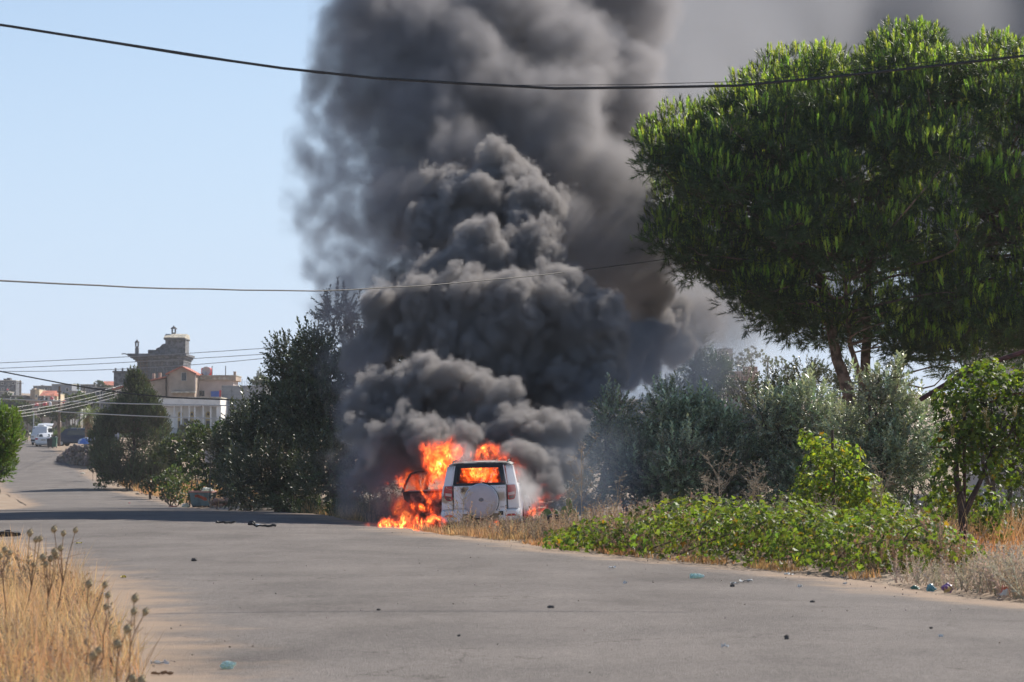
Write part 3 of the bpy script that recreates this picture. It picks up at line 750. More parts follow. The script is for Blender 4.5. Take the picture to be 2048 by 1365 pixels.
M_grape = mat('unripe_grapes', (.30, .24, .08), .4, trans=.2)
for x, y in [(1928, 812), (1970, 815), (2030, 812), (1975, 835), (1905, 850)]:
    mb = MB(); c = Vector(rel(x, y, PV - .75))
    for q in range(36):
        t = q / 36; a = q * 2.4; r = .035 * (1 - t * .7); p = c + Vector((math.cos(a) * r, math.sin(a) * r, -t * .17))
        mb.lathe([(.001, -.009), (.008, -.004), (.009, .003), (.001, .009)], tuple(p), n=5)
    mb.build('grape_bunch', M_grape, r_, smooth=True, angle=180)

# --- dry grass and weeds
def blade_template(w=.006, bend=.35, seed=0):
    r = random.Random(seed); b = bend
    return [(-w, 0, 0), (w, 0, 0), (-w * .8, b * .18, .5), (w * .8, b * .18, .5), (0, b * .75, 1)], [(0, 1, 3, 2), (2, 3, 4)]
def grass(name, n, sampler, h, label, cat='grass', m=None, w=.006, bend=.4, tint_base=(1, 1, 1), lean=.3, seed=0, tv=.35):
    P, hh = sampler(n); n = len(P)
    D = rng.normal(size=(n, 3)) * lean; D[:, 2] = 1
    tvv, tff = blade_template(w, bend, seed)
    H = hh * rng.uniform(.55, 1.25, n) * h; Sx = np.stack([np.ones(n) * rng.uniform(.7, 1.3, n), H, H], 1)
    # z scale is the height, y the bend
    tn = tints(n, tv, .08, tint_base); pf = fbm(P[:, 0], P[:, 1], .7, 3, 9.0); tn *= (.55 + .9 * pf)[:, None]; tn[:, 1:] *= (.85 + .3 * fbm(P[:, 0], P[:, 1], 1.3, 2, 5.0))[:, None]
    o = scatter(name, tvv, tff, P, D, Sx, m or M_straw, None, tn); tag(o, label, cat, kind='stuff'); return o
def strip_sampler(dr, off, side='r', patch=1.2, thr=.42, fade=True):
    def f(n):
        d = rng.uniform(dr[0], dr[1], n * 3); o = rng.uniform(off[0], off[1], n * 3)
        x = redge(d) + o if side == 'r' else ledge(d) - o
        v = fbm(x, d, patch, 3, 3.3); kp = v > thr; x = x[kp][:n]; d = d[kp][:n]; v = v[kp][:n]
        return np.stack([x, d, ground(x, d) - .01], 1), (.6 + (v - thr) * 2.2)
    return f
grass('dry_grass', 15000, strip_sampler((14, 33), (-.15, 3.4), 'l', .8, .37), .36, 'tall golden dry grass on the near road verge', w=.0035)
grass('dry_grass', 9000, strip_sampler((33, 75), (.0, 4), 'l', 1.3, .4), .38, 'golden dry grass further along the opposite verge')
grass('dry_grass', 6000, strip_sampler((54.5, 60.8), (.0, 5.2), 'r', .7, .46), .17, 'straw coloured dry grass standing in front of the burning car', tint_base=(.95, .9, .85))
grass('dry_grass', 6000, strip_sampler((51, 57), (.05, 4.2), 'r', .8, .38), .24, 'dry straw between the car and the vine mound', tint_base=(.85, .82, .78))
grass('dry_grass', 4200, strip_sampler((66, 80), (.2, 2.4), 'r', .9, .4), .42, 'dry grass tufts at the foot of the dark evergreens', tint_base=(.8, .8, .7))
grass('dry_grass', 4500, strip_sampler((140, 178), (.6, 6), 'r', 2.2, .42), .55, 'dry yellow grass around the dumpster', w=.016, tint_base=(.8, .78, .75))
grass('dry_grass', 4200, strip_sampler((178, 215), (.6, 7), 'r', 3.0, .40), .6, 'golden dry grass mound below the conifer', w=.02, tint_base=(.95, .85, .72))
def box_sampler(x0, x1, d0, d1, patch=.9, thr=.35):
    def f(n):
        x = rng.uniform(x0, x1, n * 2); d = rng.uniform(d0, d1, n * 2); v = fbm(x, d, patch, 3, 6.1); kp = v > thr
        x, d, v = x[kp][:n], d[kp][:n], v[kp][:n]; return np.stack([x, d, ground(x, d) - .01], 1), .6 + (v - thr) * 2
    return f
grass('dry_grass', 7000, strip_sampler((44, 62), (3.5, 10), 'r', .9, .36), .45, 'dry grass growing in the field behind the vine mound', tint_base=(.7, .68, .62))
grass('dry_grass', 1500, strip_sampler((36, 50), (-.05, .35), 'r', .6, .5), .12, 'short dry grass along the foot of the vine mound', tint_base=(.85, .72, .6))
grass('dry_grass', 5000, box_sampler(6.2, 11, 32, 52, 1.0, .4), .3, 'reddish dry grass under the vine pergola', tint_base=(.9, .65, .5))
# grey bristly weeds at the right edge
wd = sprig_template(16, .34, .05, .008, 55, 21, stem=.006)
def weeds(name, n, smp, scale, label, m=None, tb=(1, 1, 1), lean=.4, cat='weeds'):
    P, hh = smp(n); n = len(P); D = rng.normal(size=(n, 3)) * lean; D[:, 2] = 1
    o = scatter(name, wd[0], wd[1], P, D, hh * rng.uniform(.7, 1.3, n) * scale, m or M_greyweed, None, tints(n, .35, .1, tb)); tag(o, label, cat, kind='stuff'); return o
weeds('dry_weeds', 2000, strip_sampler((28.5, 35.2), (.05, 2.6), 'r', 1.1, .26), .85, 'pale grey bristly weeds at the road edge under the pergola')
weeds('dry_weeds', 1300, strip_sampler((50, 58), (.3, 3.0), 'r', .9, .33), 1.1, 'grey brown dead weeds between the car and the green vine', tb=(.8, .72, .65))
weeds('dry_weeds', 1500, strip_sampler((16, 32), (0, 3), 'l', 1.3, .40), .85, 'dead brown weeds among the golden grass', tb=(.7, .62, .55))
weeds('dry_weeds', 800, strip_sampler((36.5, 49), (.2, 2.6), 'r', .8, .42), 1.25, 'dead brown seed stalks poking up through the vine mound', tb=(.85, .68, .6))
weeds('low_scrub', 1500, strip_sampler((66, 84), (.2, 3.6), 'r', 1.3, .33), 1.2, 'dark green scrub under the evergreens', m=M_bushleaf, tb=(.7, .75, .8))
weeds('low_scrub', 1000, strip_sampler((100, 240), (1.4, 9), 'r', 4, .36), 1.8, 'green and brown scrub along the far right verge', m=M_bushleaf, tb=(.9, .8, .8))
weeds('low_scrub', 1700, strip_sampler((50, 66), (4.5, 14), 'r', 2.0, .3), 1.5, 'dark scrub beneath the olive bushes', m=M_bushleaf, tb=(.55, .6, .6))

# thistles: stem that branches, a spiny round head on every tip
def spiky_head(mb, c, r, n=26):
    mb.lathe([(r*.2, -r), (r*.8, -r*.5), (r, 0), (r*.75, r*.6), (r*.2, r)], tuple(c), n=8)
    for i in range(n):
        z = 1 - 2 * (i + .5) / n; a = i * 2.4; q = math.sqrt(1 - z * z); d = Vector((q * math.cos(a), q * math.sin(a), z))
        s = d.cross(Vector((.3, .2, 1))).normalized() * r * .16; k = len(mb.V)
        mb.V += [tuple(Vector(c) + d * r * .8 + s), tuple(Vector(c) + d * r * .8 - s), tuple(Vector(c) + d * r * 1.75)]; mb.F.append((k, k+1, k+2))
def thistle(base, heads, label, group=None, r=.026):
    b = Vector(base); root = empty('thistle', base); tag(root, label, 'thistle', group)
    mb = MB(); hub = Vector((0, 0, 0))
    cen = sum((Vector(h) for h in heads), Vector()) / len(heads) - b
    fork = cen * .55 + Vector((rng.normal() * .02, 0, 0))
    mb.tube([(0, 0, -.03), fork * .5 + Vector((rng.normal() * .02, rng.normal() * .02, 0)), fork], [.007, .006, .005], 6)
    for h in heads:
        h = Vector(h) - b; m_ = fork.lerp(h, .5) + Vector((rng.normal() * .015, 0, -.01)); mb.tube([fork, m_, h], [.0045, .0035, .003], 5)
        for q in range(2):
            t = fork.lerp(h, rng.uniform(.3, .8)); mb.tube([t, t + Vector((rng.normal() * .05, rng.normal() * .05, rng.uniform(.02, .07)))], [.0025, .001], 4)
    mb.build('stem', M_drystem, root)
    for h in heads:
        hb = MB(); spiky_head(hb, (0, 0, 0), r * rng.uniform(.85, 1.15)); o = hb.build('flower_head', M_head, root); o.location = Vector(h) - b
thd = 19.5
for hs, bx, by, d, lab in [
  ([(151,1061),(127,1067),(108,1059),(121,1097)], 118, 1240, 24, 'tallest thistle, with round pale heads standing clear above the asphalt'),
  ([(60,1066),(72,1080),(80,1078),(67,1130)], 52, 1220, 24.5, 'thistle with small dark heads next to the tallest one'),
  ([(109,1104),(112,1112),(101,1118),(91,1129),(86,1115)], 95, 1250, 23.5, 'thistle carrying a tight cluster of dark heads above the black weed tuft'),
  ([(178,1168),(210,1170)], 170, 1300, 21, 'slim thistle with two heads, leaning over the road edge'),
  ([(216,1191),(212,1214)], 175, 1340, 20, 'thistle with two brown heads one above the other'),
  ([(270,1197),(268,1223),(291,1224)], 238, 1372, 18.5, 'rightmost thistle, three big heads leaning out over the asphalt'),
  ([(255,1258),(235,1288)], 225, 1390, 18.2, 'low thistle with two heads below the three-headed one'),
  ([(187,1312),(197,1301)], 175, 1400, 17.5, 'short thistle with paired grey heads near the lower corner'),
  ([(10,1100),(20,1106),(0,1112)], 5, 1230, 25, 'thistle at the end of the grass by the dark rag'),
  ([(283,1362),(265,1358)], 255, 1420, 16.8, 'lowest thistle, its heads barely above the grass by the road'),]:
    bX, bd, bZ = px_ground(bx, min(by, 1430)); bd = d; p = at(bx, by, d); bX = p.x; bZ = gz(bX, d)
    thistle((bX, d, bZ), [at(x, y, d + rng.uniform(-.1, .1)) for x, y in hs], lab, 'thistles in the dry grass')
# thistles among the vine
for hs, bx, d, lab in [([(1258,1052),(1268,1060),(1250,1062),(1280,1068)], 1262, 44.5, 'thistle with grey heads poking out of the vine mound nearest the car'),
    ([(1318,1048),(1325,1055)], 1320, 43.6, 'twin-headed thistle in the middle of the vine mound'),
    ([(1225,1085),(1235,1092),(1215,1090)], 1226, 45.6, 'low thistle heads at the foot of the vine mound'),
    ([(1853,1083),(1846,1078)], 1872, 37.0, 'single tall pale thistle leaning in front of the pergola trunk'),]:
    X = at(bx, 1100, d).x
    thistle((X, d, gz(X, d)), [at(x, y, d) for x, y in hs], lab, 'thistles in the vine', r=.032)

# dead branching stalks
def stalk(x, ytop, d, width, label, dense=1.0, m=None, ybase=None, lean=0.0):
    X = at(x - lean, 1000, d).x; z0 = gz(X, d); top = at(x, ytop, d).z; H = top - z0; s = pxm(d)
    root = MB(); r = random.Random(int(x))
    main = [(0, 0, -.02), (lean / s * .4, 0, H * .45), (lean / s, r.uniform(-.05, .05), H * .92)]
    root.tube(main, [.011, .008, .004], 6)
    def lerp(t): a = Vector(main[0]).lerp(Vector(main[2]), t); return a
    for i in range(int(9 * dense)):
        t = .42 + .55 * i / (9 * dense); p = lerp(t); a = r.uniform(0, 6.28); w = width / s * (.5 + .5 * r.random()) * .5
        e = p + Vector((math.cos(a) * w, math.sin(a) * w * .6, H * .10 + w * .7)); root.tube([p, p.lerp(e, .5) + Vector((0, 0, -.02)), e], [.005, .004, .0025], 5)
        for q in range(6):
            f = e + Vector((r.gauss(0, .07), r.gauss(0, .05), r.uniform(.02, .12))); root.tube([e, f], [.0025, .0015], 4)
            for g_ in range(2):
                h = f + Vector((r.gauss(0, .025), r.gauss(0, .02), r.uniform(0, .03))); root.tube([f, h], [.003, .004], 4)
    o = root.build('dead_stalk', m or M_dead, None); o.location = (X, d, z0)
    tag(o, label, 'dead plant', 'dead weed stalks'); return o
M_dead = mat('bleached_dead_stalk', (.42, .34, .25), .9, var=.2, vscale=4)
for a in [(1162,885,55,70,'tall bleached forked stalk in front of the olive, beside the fire',1.2),(1140,960,54,40,'bare stalk left of the tallest forked one',.8),(1185,1000,53,30,'short bare stalk leaning under the olive',.6),
          (1438,915,52,70,'dead umbrella-headed stalk with a wide reddish top',1.6),(1415,958,51,50,'shorter branching stalk beside the umbrella-headed one',1.2),(1512,935,52,50,'dead stalk with a wispy top over the vine mound',1.4),
          (1500,975,50,34,'small bushy tan stalk just above the vine leaves',1.6),(1575,1000,50,40,'low dead stalk in the middle of the vine mound',1),(1766,935,47,50,'pale forked stalk right of the climbing vine',1.2),
          (1640,985,46,20,'thin straight stalk in front of the climbing vine',.5),(1672,990,46,20,'thin leaning stalk in front of the climbing vine',.5),(1240,940,56,24,'bare thin stalk with few seeds against the dark olive',.6),
          (1330,990,55,22,'thin dry stalk against the dark olive bush',.6),(1385,985,53,26,'dry stalk behind the highest part of the vine mound',.6),(1300,1000,54,24,'short dry twig in front of the first olive bush',.5)]:
    x, yt, d, w, lab, dn = a; stalk(x, yt, d, w, lab, dn, lean=rng.uniform(-14, 14))
stalk(928, 990, 56.5, 46, 'pale forked weed standing in front of the car bumper', .9, lean=4)
stalk(974, 1008, 56.2, 22, 'thin pale weed in front of the spare wheel', .5, lean=-4)
for k in range(26):
    x = rng.uniform(1190, 1600); stalk(x, rng.uniform(985, 1030), rng.uniform(49, 57), 16, 'thin bare stem sticking up behind the vine mound', .3, lean=rng.uniform(-25, 25))
# orchard trees standing back behind the fire, mostly swallowed by the smoke
for x, y, r, d, lab in [(840,880,60,104,'dark orchard tree behind the smoke nearest the tallest evergreen'),(960,870,60,112,'dark orchard tree straight behind the burning car'),(1070,880,60,106,'dark orchard tree behind the right flame'),(1150,900,55,100,'dark orchard tree glimpsed between smoke and olive bush'),
                        (1210,850,50,116,'dark orchard tree behind the first olive bush'),(1290,840,50,120,'orchard tree hidden behind the olive bushes'),(1120,960,45,92,'low dark tree in the blue smoke right of the fire'),(1185,985,40,88,'low dark bush at the blue gap beside the olive')]:
    bush('orchard_tree', [(x,y,r),(x-r*.6,y+r*.5,r*.7),(x+r*.6,y+r*.5,r*.7),(x,y+r*.9,r*.7)], d, dk, 12, 1.3, M_darkleaf, lab, 'tree', stems=3, trunk_r=.09)

for x, y, r, d, lab, tb in [(345,895,30,185,'dark tree filling the gap right of the conifer',.6),(390,870,34,180,'dark tree below the white house terrace',.6),(330,955,20,172,'low green bush at the right foot of the conifer',.8),(300,965,16,176,'dark low bush at the foot of the conifer',.6),
                        (445,905,34,150,'dark leafy tree beside the pale board',.55),(400,980,24,152,'dark bush directly behind the dumpster',.5),(370,915,30,160,'dense leafy tree left of the pale board',.75),(345,985,18,158,'green bush on the verge left of the dumpster',.8)]:
    bush('green_shrub', [(x,y,r),(x-r*.6,y+r*.6,r*.7),(x+r*.6,y+r*.6,r*.7),(x,y+r,r*.7)], d, bt, 55, .19, M_bushleaf, lab, 'tree', stems=3, trunk_r=.04, base_tint=(tb, tb, tb*.95))

bush('dark_shrub', [(1840,950,36),(1815,985,30),(1870,985,30),(1790,1000,26)], 60, dk, 30, .9, M_darkleaf, 'dark shrub in the shade between the climbing vine and the pergola trunk', 'shrub', stems=3, trunk_r=.04)
# ------------------------------------------------------------------ buildings on the far slope
M_tan = mat('tan_render', (0.40, 0.31, 0.24), .9, var=.12, vscale=.6, bump=.2, bscale=8)
M_pink = mat('pinkish_render', (0.55, 0.47, 0.43), .9, var=.08, vscale=.5)
M_white = mat('white_render', (0.80, 0.78, 0.74), .9, var=.08, vscale=.7)
M_cream = mat('cream_render', (0.62, 0.50, 0.33), .9, var=.1, vscale=.5)
M_stone = mat('dark_basalt_stone', (0.095, 0.102, 0.118), .9, var=.45, vscale=1.6, bump=.6, bscale=3, detail=8)
M_stone2 = mat('brown_basalt_stone', (0.125, 0.125, 0.132), .9, var=.5, vscale=1.4, bump=.6, bscale=3, detail=8)
M_slab = mat('pale_stone_slabs', (0.46, 0.42, 0.34), .9, var=.25, vscale=2)
M_conc = mat('grey_concrete', (0.24, 0.24, 0.245), .9, var=.2, vscale=.8, detail=8)
M_greyblue = mat('grey_blue_plaster', (0.20, 0.22, 0.26), .9, var=.12, vscale=.4)
M_tile = mat('red_roof_tiles', (0.42, 0.13, 0.08), .85, var=.3, vscale=1.2)
M_darkwin = mat('dark_window', (0.02, 0.024, 0.03), .25)
M_frame = mat('window_frame', (0.45, 0.42, 0.38), .7)
M_red = mat('red_plastic_tank', (0.62, 0.06, 0.07), .5)
M_whitep = mat('white_plastic_tank', (0.75, 0.75, 0.75), .5)
M_yellowp = mat('yellow_painted_surround', (0.62, 0.48, 0.24), .8)
M_iron = mat('dark_iron', (0.05, 0.05, 0.055), .6, metal=.4)
M_blue = mat('blue_sheet', (0.05, 0.14, 0.50), .6)
M_wood = mat('weathered_pole_wood', (0.13, 0.09, 0.065), .95, var=.3, vscale=4)
M_galv = mat('galvanised_metal', (0.45, 0.46, 0.47), .5, metal=.5)

def block_mat(name, c1, c2, mortar, bw, bh, axis='xz'):
    m = bpy.data.materials.new(name); m.use_nodes = True; N = NT(m.node_tree); b = m.node_tree.nodes['Principled BSDF']
    pos = N.n.new('ShaderNodeTexCoord').outputs['Object']; s = N.sep(pos)
    br = N.n.new('ShaderNodeTexBrick'); N.l.new(N.comb(N.m('ADD', s[0], s[1]), s[2], 0.0), br.inputs['Vector'])
    br.inputs['Color1'].default_value = (*c1, 1); br.inputs['Color2'].default_value = (*c2, 1); br.inputs['Mortar'].default_value = (*mortar, 1)
    br.inputs['Scale'].default_value = 1; br.inputs['Mortar Size'].default_value = .022; br.inputs['Brick Width'].default_value = bw; br.inputs['Row Height'].default_value = bh
    N.l.new(br.outputs[0], b.inputs['Base Color']); b.inputs['Roughness'].default_value = .95
    bp = N.n.new('ShaderNodeBump'); bp.inputs['Strength'].default_value = .5; bp.inputs['Distance'].default_value = .02; bp.invert = True
    N.l.new(br.outputs['Fac'], bp.inputs['Height']); N.l.new(bp.outputs[0], b.inputs['Normal']); return m
M_cinder = block_mat('cinder_blocks', (0.30, 0.30, 0.31), (0.24, 0.245, 0.255), (0.38, 0.38, 0.38), .42, .22)

class Bld:
    """a building at distance d; parts are given in photo pixels of its front plane and turned into metres there"""
    def __init__(s, name, xc, d, label, cat='building', group=None, yaw=0.0):
        s.d = d; s.p = pxm(d); s.o = at(xc, 860, d); s.z0 = gz(s.o.x, d); s.root = empty(name, (s.o.x, d, s.z0), yaw); s.xc = xc
        tag(s.root, label, cat, group)
    def X(s, x): return (x - s.xc) / s.p
    def Z(s, y): return at(s.xc, y, s.d).z - s.z0
    def box(s, name, x0, x1, yt, yb, y0, y1, m, bevel=0, parent=None):
        mb = MB().box((s.X(x0), y0, s.Z(yb) if yb is not None else -3.0), (s.X(x1), y1, s.Z(yt)))
        return mb.build(name, m, parent or s.root, bevel=bevel)
    def window(s, x0, x1, yt, yb, yf, m=None, frame=M_frame, fw=.07, sill=True):
        X0, X1, Z0, Z1 = s.X(x0), s.X(x1), s.Z(yb), s.Z(yt)
        w = MB().box((X0, yf - .01, Z0), (X1, yf + .25, Z1)).build('window', m or M_darkwin, s.root)
        f = MB().box((X0 - fw, yf - .06, Z1), (X1 + fw, yf + .05, Z1 + fw)).box((X0 - fw, yf - .06, Z0), (X0, yf + .05, Z1)).box((X1, yf - .06, Z0), (X1 + fw, yf + .05, Z1)).box((X0 - fw - .03, yf - .12, Z0 - fw), (X1 + fw + .03, yf + .05, Z0))
        f.build('frame', frame, w); return w

# the castle-like stone building under construction
b = Bld('stone_castle', 320, 520, 'unfinished dark stone castle-like villa with stepped roofs, two little lantern chimneys and wooden scaffolding', 'castle')
b.box('wing', 224, 300, 744, None, 2.0, 14, M_stone)
b.box('wing_cornice', 221.5, 300, 741.5, 745, 1.6, 14.4, M_stone2, .1)
for x in (226, 240, 251, 261): b.box('merlon', x, x + 3, 736, 741.4, 1.8, 2.3, M_stone)
b.box('keep', 296, 366, 724, None, 0, 12, M_stone)
b.box('recessed_bay', 273, 295.8, 724, None, 1.4, 12, M_stone)
pl = MB()
for k, (xa, xb, ya, yb, dy) in enumerate([(256, 373.5, 708, 713, -1.5), (261, 370.5, 713.2, 717, -1.0), (266, 368, 717.2, 720, -.55), (270, 367, 720.2, 724, -.25)]):
    b.box('cornice', xa, xb, ya, yb, dy, 12 - dy * .5, M_stone2 if k % 2 else M_stone, .05)
for x in (300, 307.5, 315, 322.5, 333, 343, 356): b.box('corbel', x, x + 2.6, 724, 731, -.35, .0, M_stone2)
for xx in (301, 316, 334): 
    b.window(xx, xx + 9, 738, 764, -.02, M_darkwin, M_stone2, .12)
b.window(347, 355, 724.5, 736, -.02, M_darkwin, M_stone2, .1)
b.box('upper_terrace', 293, 331, 699.5, 707.8, 1.5, 9, M_stone)
st = MB(); st.prism([(b.X(309), b.Z(699.4)), (b.X(330.8), b.Z(699.4)), (b.X(330.8), b.Z(686)), (b.X(322), b.Z(688)), (b.X(316), b.Z(694)), (b.X(309), b.Z(697))], 1.6, 8.5); st.build('stair_ramp', M_stone, b.root)
b.box('tower', 329, 369, 680, 707.8, .6, 6.6, M_stone2)
b.box('tower_eaves', 326, 370.5, 677, 679.8, .0, 7.2, M_stone, .05)
rf = MB(); rf.prism([(-.2, b.Z(676.8)), (7.4, b.Z(676.8)), (6.4, b.Z(668)), (2.5, b.Z(668))], b.X(327), b.X(370), 'x'); rf.build('tower_roof', M_slab, b.root)
for i in range(5):
    for j in range(2):
        x0 = 327.2 + i * 8.6; z0, z1 = b.Z(676.6 - j * 4.2), b.Z(672.7 - j * 4.2); ya = -.28 + 2.7 * j * .5 ; yb = -.28 + 2.7 * (j + 1) * .5
        MB().prism([(ya, z0), (yb, z1), (yb, z1 + .12), (ya, z0 + .12)], b.X(x0), b.X(x0 + 8.1), 'x').build('tile', M_slab, b.root)
def lantern(b, x, ytop, ybot, w, yy):
    c = b.X(x); s = b.p; zt, zb = b.Z(ytop), b.Z(ybot); h = zt - zb; w = w / s
    m = MB().box((c - w, yy - w, zb), (c + w, yy + w, zb + h * .22)); m.build('chimney_base', M_stone2, b.root)
    m = MB()
    for sx in (-1, 1):
        for sy in (-1, 1): m.box((c + sx * w * .8 - .1, yy + sy * w * .8 - .1, zb + h * .22), (c + sx * w * .8 + .1, yy + sy * w * .8 + .1, zb + h * .62))
    m.build('chimney_posts', M_stone2, b.root)['kind'] = 'stuff'
    MB().lathe([(w * 1.8, zb + h * .62), (w * 1.6, zb + h * .68), (w * .9, zb + h * .82), (w * .3, zb + h * .92), (.05, zb + h)], (c, yy, 0), n=8).build('chimney_cap', M_stone2, b.root)
lantern(b, 342.5, 650, 668, 4.0, 3.2)
b.box('chimney_shaft', 269.5, 276.5, 697, 707.9, -.2, .5, M_stone2)
lantern(b, 273, 679, 697, 3.0, .15)
m = MB()   # scaffolding
for x in (275, 281, 288, 294):
    m.tube([(b.X(x), -.6, b.Z(800)), (b.X(x), -.6, b.Z(711))], .07, 5)
for y in (722, 733, 744, 756): m.tube([(b.X(273), -.6, b.Z(y)), (b.X(297), -.6, b.Z(y - 1))], .06, 5)
m.tube([(b.X(275), -.7, b.Z(756)), (b.X(288), -.7, b.Z(722))], .06, 5); o = m.build('scaffolding', M_wood, b.root); o['kind'] = 'stuff'
m = MB(); m.tube([(b.X(256), -.5, b.Z(709.5)), (b.X(249), -.5, b.Z(708)), (b.X(243), -.5, b.Z(708.5))], .1, 5); m.build('lamp_arm', M_iron, b.root)

# the gabled tan house with red tiles
b = Bld('tiled_house', 362, 430, 'tan house with a small red tiled gable and a long sloping red side roof', 'house')
b.box('wall', 338, 389, 748, None, 0, 9, M_tan)
MB().prism([(b.X(338), b.Z(748)), (b.X(389), b.Z(748)), (b.X(389), b.Z(746)), (b.X(363.5), b.Z(734)), (b.X(338), b.Z(746))], 0.005, 9).build('gable', M_tan, b.root)
for sgn in (-1, 1):
    xe, ze = (331.5, b.Z(747.5)) if sgn < 0 else (393, b.Z(747.5)); zr = b.Z(732.4)
    MB().prism([(b.X(xe), ze), (b.X(363.5), zr), (b.X(363.5), zr - .22), (b.X(xe), ze - .22)][::sgn], -.5, 9.4).build('roof_slope', M_tile, b.root)
b.window(363, 372, 746, 761.5, -.01)
b.box('side_tower', 333, 338, 752, None, .8, 6, M_tan)
b.box('canopy', 344, 392, 783.5, 787, -1.4, 0, M_slab, .05)
b.box('drainpipe', 389, 391, 750, 786, -.15, -.02, M_pink)
# long mono-pitch wing
MB().prism([(b.X(226), b.Z(840)), (b.X(328), b.Z(840)), (b.X(328), b.Z(757)), (b.X(283), b.Z(766)), (b.X(226), b.Z(779.5))], 1.5, 10).build('side_wing', M_tan, b.root)
MB().prism([(b.X(222), b.Z(780)), (b.X(283), b.Z(765)), (b.X(330), b.Z(755)), (b.X(330), b.Z(752.6)), (b.X(283), b.Z(762.4)), (b.X(222), b.Z(777.6))], .9, 10.4).build('wing_roof', M_tile, b.root)
b.box('chimney', 298, 303, 746, 758, 3.5, 4.2, M_tan); b.box('chimney', 311, 315.5, 744.5, 756, 3.5, 4.2, M_tan)
for xx in (232, 243): b.window(xx, xx + 7, 783, 792, 1.49)
b.window(300, 305, 781, 791, 1.49)
# flat-roofed extension
b = Bld('flat_roofed_house', 430, 436, 'flat-roofed pinkish house with a diamond-patterned parapet, water tank on top', 'house')
b.box('wall', 397, 466, 762, None, 0, 8, M_pink)
b.box('parapet', 395, 472, 752.5, 762, -.5, 8.4, M_tan, .03)
b.box('parapet_cap', 394, 473, 750.8, 752.4, -.6, 8.5, M_slab)
b.box('corner_post', 467, 472, 743.5, 750.7, -.55, .1, M_tan)
for i in range(7):
    x = 402 + i * 9.4; zc = b.Z(757.2); w = .34; h = .27; X = b.X(x)
    MB().prism([(X - w, zc), (X, zc - h), (X + w, zc), (X, zc + h)], -.56, -.49).build('diamond_ornament', M_slab, b.root)
b.window(398.5, 408.5, 782, 792.5, -.01); b.window(452, 460, 782, 793, -.01)
o = b.box('blue_sheet', 422, 439, 783, 794, -.4, -.3, M_blue)
for xx in (423, 450):
    m = MB().tube([(b.X(xx), .5, b.Z(750.8)), (b.X(xx), .5, b.Z(732))], .07, 5); m.build('antenna_mast', M_iron, b.root)
m = MB(); z = b.Z(750.6); X = b.X(410); h = .9; 
b2 = Bld('water_tank', 410, 437, 'big red water tank with a round satellite dish leaning against it, on the flat roof', 'water tank')
z = b2.Z(750.6); MB().lathe([(.75, z), (.85, z + .15), (.87, z + .95), (.75, z + 1.15), (.3, z + 1.25)], (0, 2, 0), n=20).build('tank', M_red, b2.root, smooth=True)
b2 = Bld('satellite_dish', 411.5, 435.5, 'round grey satellite dish in front of the big red tank', 'satellite dish')
z = b2.Z(742.5); MB().lathe([(.05, .10), (.35, .04), (.66, -.10), (.68, -.10), (.36, .0), (.05, .06)], (0, .3, z), axis='y', n=24).build('reflector', M_galv, b2.root, smooth=True)
MB().tube([(0, .4, z - .1), (0, .7, b2.Z(750.6))], .04, 6).build('mount', M_iron, b2.root)
MB().tube([(0, .3, z - .6), (0, -.35, z)], .02, 5).build('feed_arm', M_iron, b2.root)
# the white house with balcony
b = Bld('white_house', 376, 398, 'low white house with a deep scalloped roof slab, arched doors and a railed veranda', 'house')
b.box('back_wall', 325, 436, 814, 866, 2.5, 9, M_white)
b.box('roof_slab', 308, 441, 797, 811, -.4, 9.5, M_white, .05)
b.box('parapet_cap', 307, 442, 794.5, 797, -.5, 9.6, M_slab)
b.box('end_wall', 433, 442, 811.2, 866, -.2, 8.8, M_white)
b.box('terrace', 318, 443, 866, None, -.6, 9, M_white)
for i in range(44):
    x = 310 + i * 3.0; MB().prism([(b.X(x), b.Z(811.1)), (b.X(x + 1.4), b.Z(813.6)), (b.X(x + 2.8), b.Z(811.1))][::-1], -.39, -.2).build('scallop', M_white, b.root)
for x in (347, 361, 377, 388, 405, 420): 
    b.box('column', x, x + 2.8, 811.3, 865.9, -.1, .25, M_white)
for x in (352.5, 375.8, 408.5):
    c = b.X(x + 4); w = .36; zb, zt = b.Z(866), b.Z(823)
    arch = [(c - w, zb), (c + w, zb), (c + w, zt - w)] + [(c + w * math.cos(t), zt - w + w * math.sin(t)) for t in np.linspace(.3, math.pi - .3, 7)] + [(c - w, zt - w)]
    MB().prism(arch, 2.42, 2.49).build('door_surround', M_yellowp, b.root)
    MB().box((c - .26, 2.36, zb + .02), (c + .26, 2.41, b.Z(842))).build('door', M_darkwin, b.root)
    MB().lathe([(.05, b.Z(831)), (.12, b.Z(829.5)), (.12, b.Z(827)), (.03, b.Z(825.5))], (c, 2.3, 0), n=8).build('wall_lantern', M_iron, b.root)
b.window(364, 372, 838, 864, 2.49, M_darkwin); b.window(381, 386, 840, 864, 2.49, M_darkwin)
m = MB(); zr0, zr1 = b.Z(865.8), b.Z(857.5)
m.box((b.X(346), -.35, zr1 - .04), (b.X(404), -.31, zr1)).box((b.X(346), -.35, zr0 + .06), (b.X(404), -.31, zr0 + .1))
m.build('handrail', M_iron, b.root)
for i in range(30):
    x = 346 + i * 2.0; MB().box((b.X(x) - .012, -.34, zr0 + .1), (b.X(x) + .012, -.32, zr1 - .04)).build('baluster', M_iron, b.root)
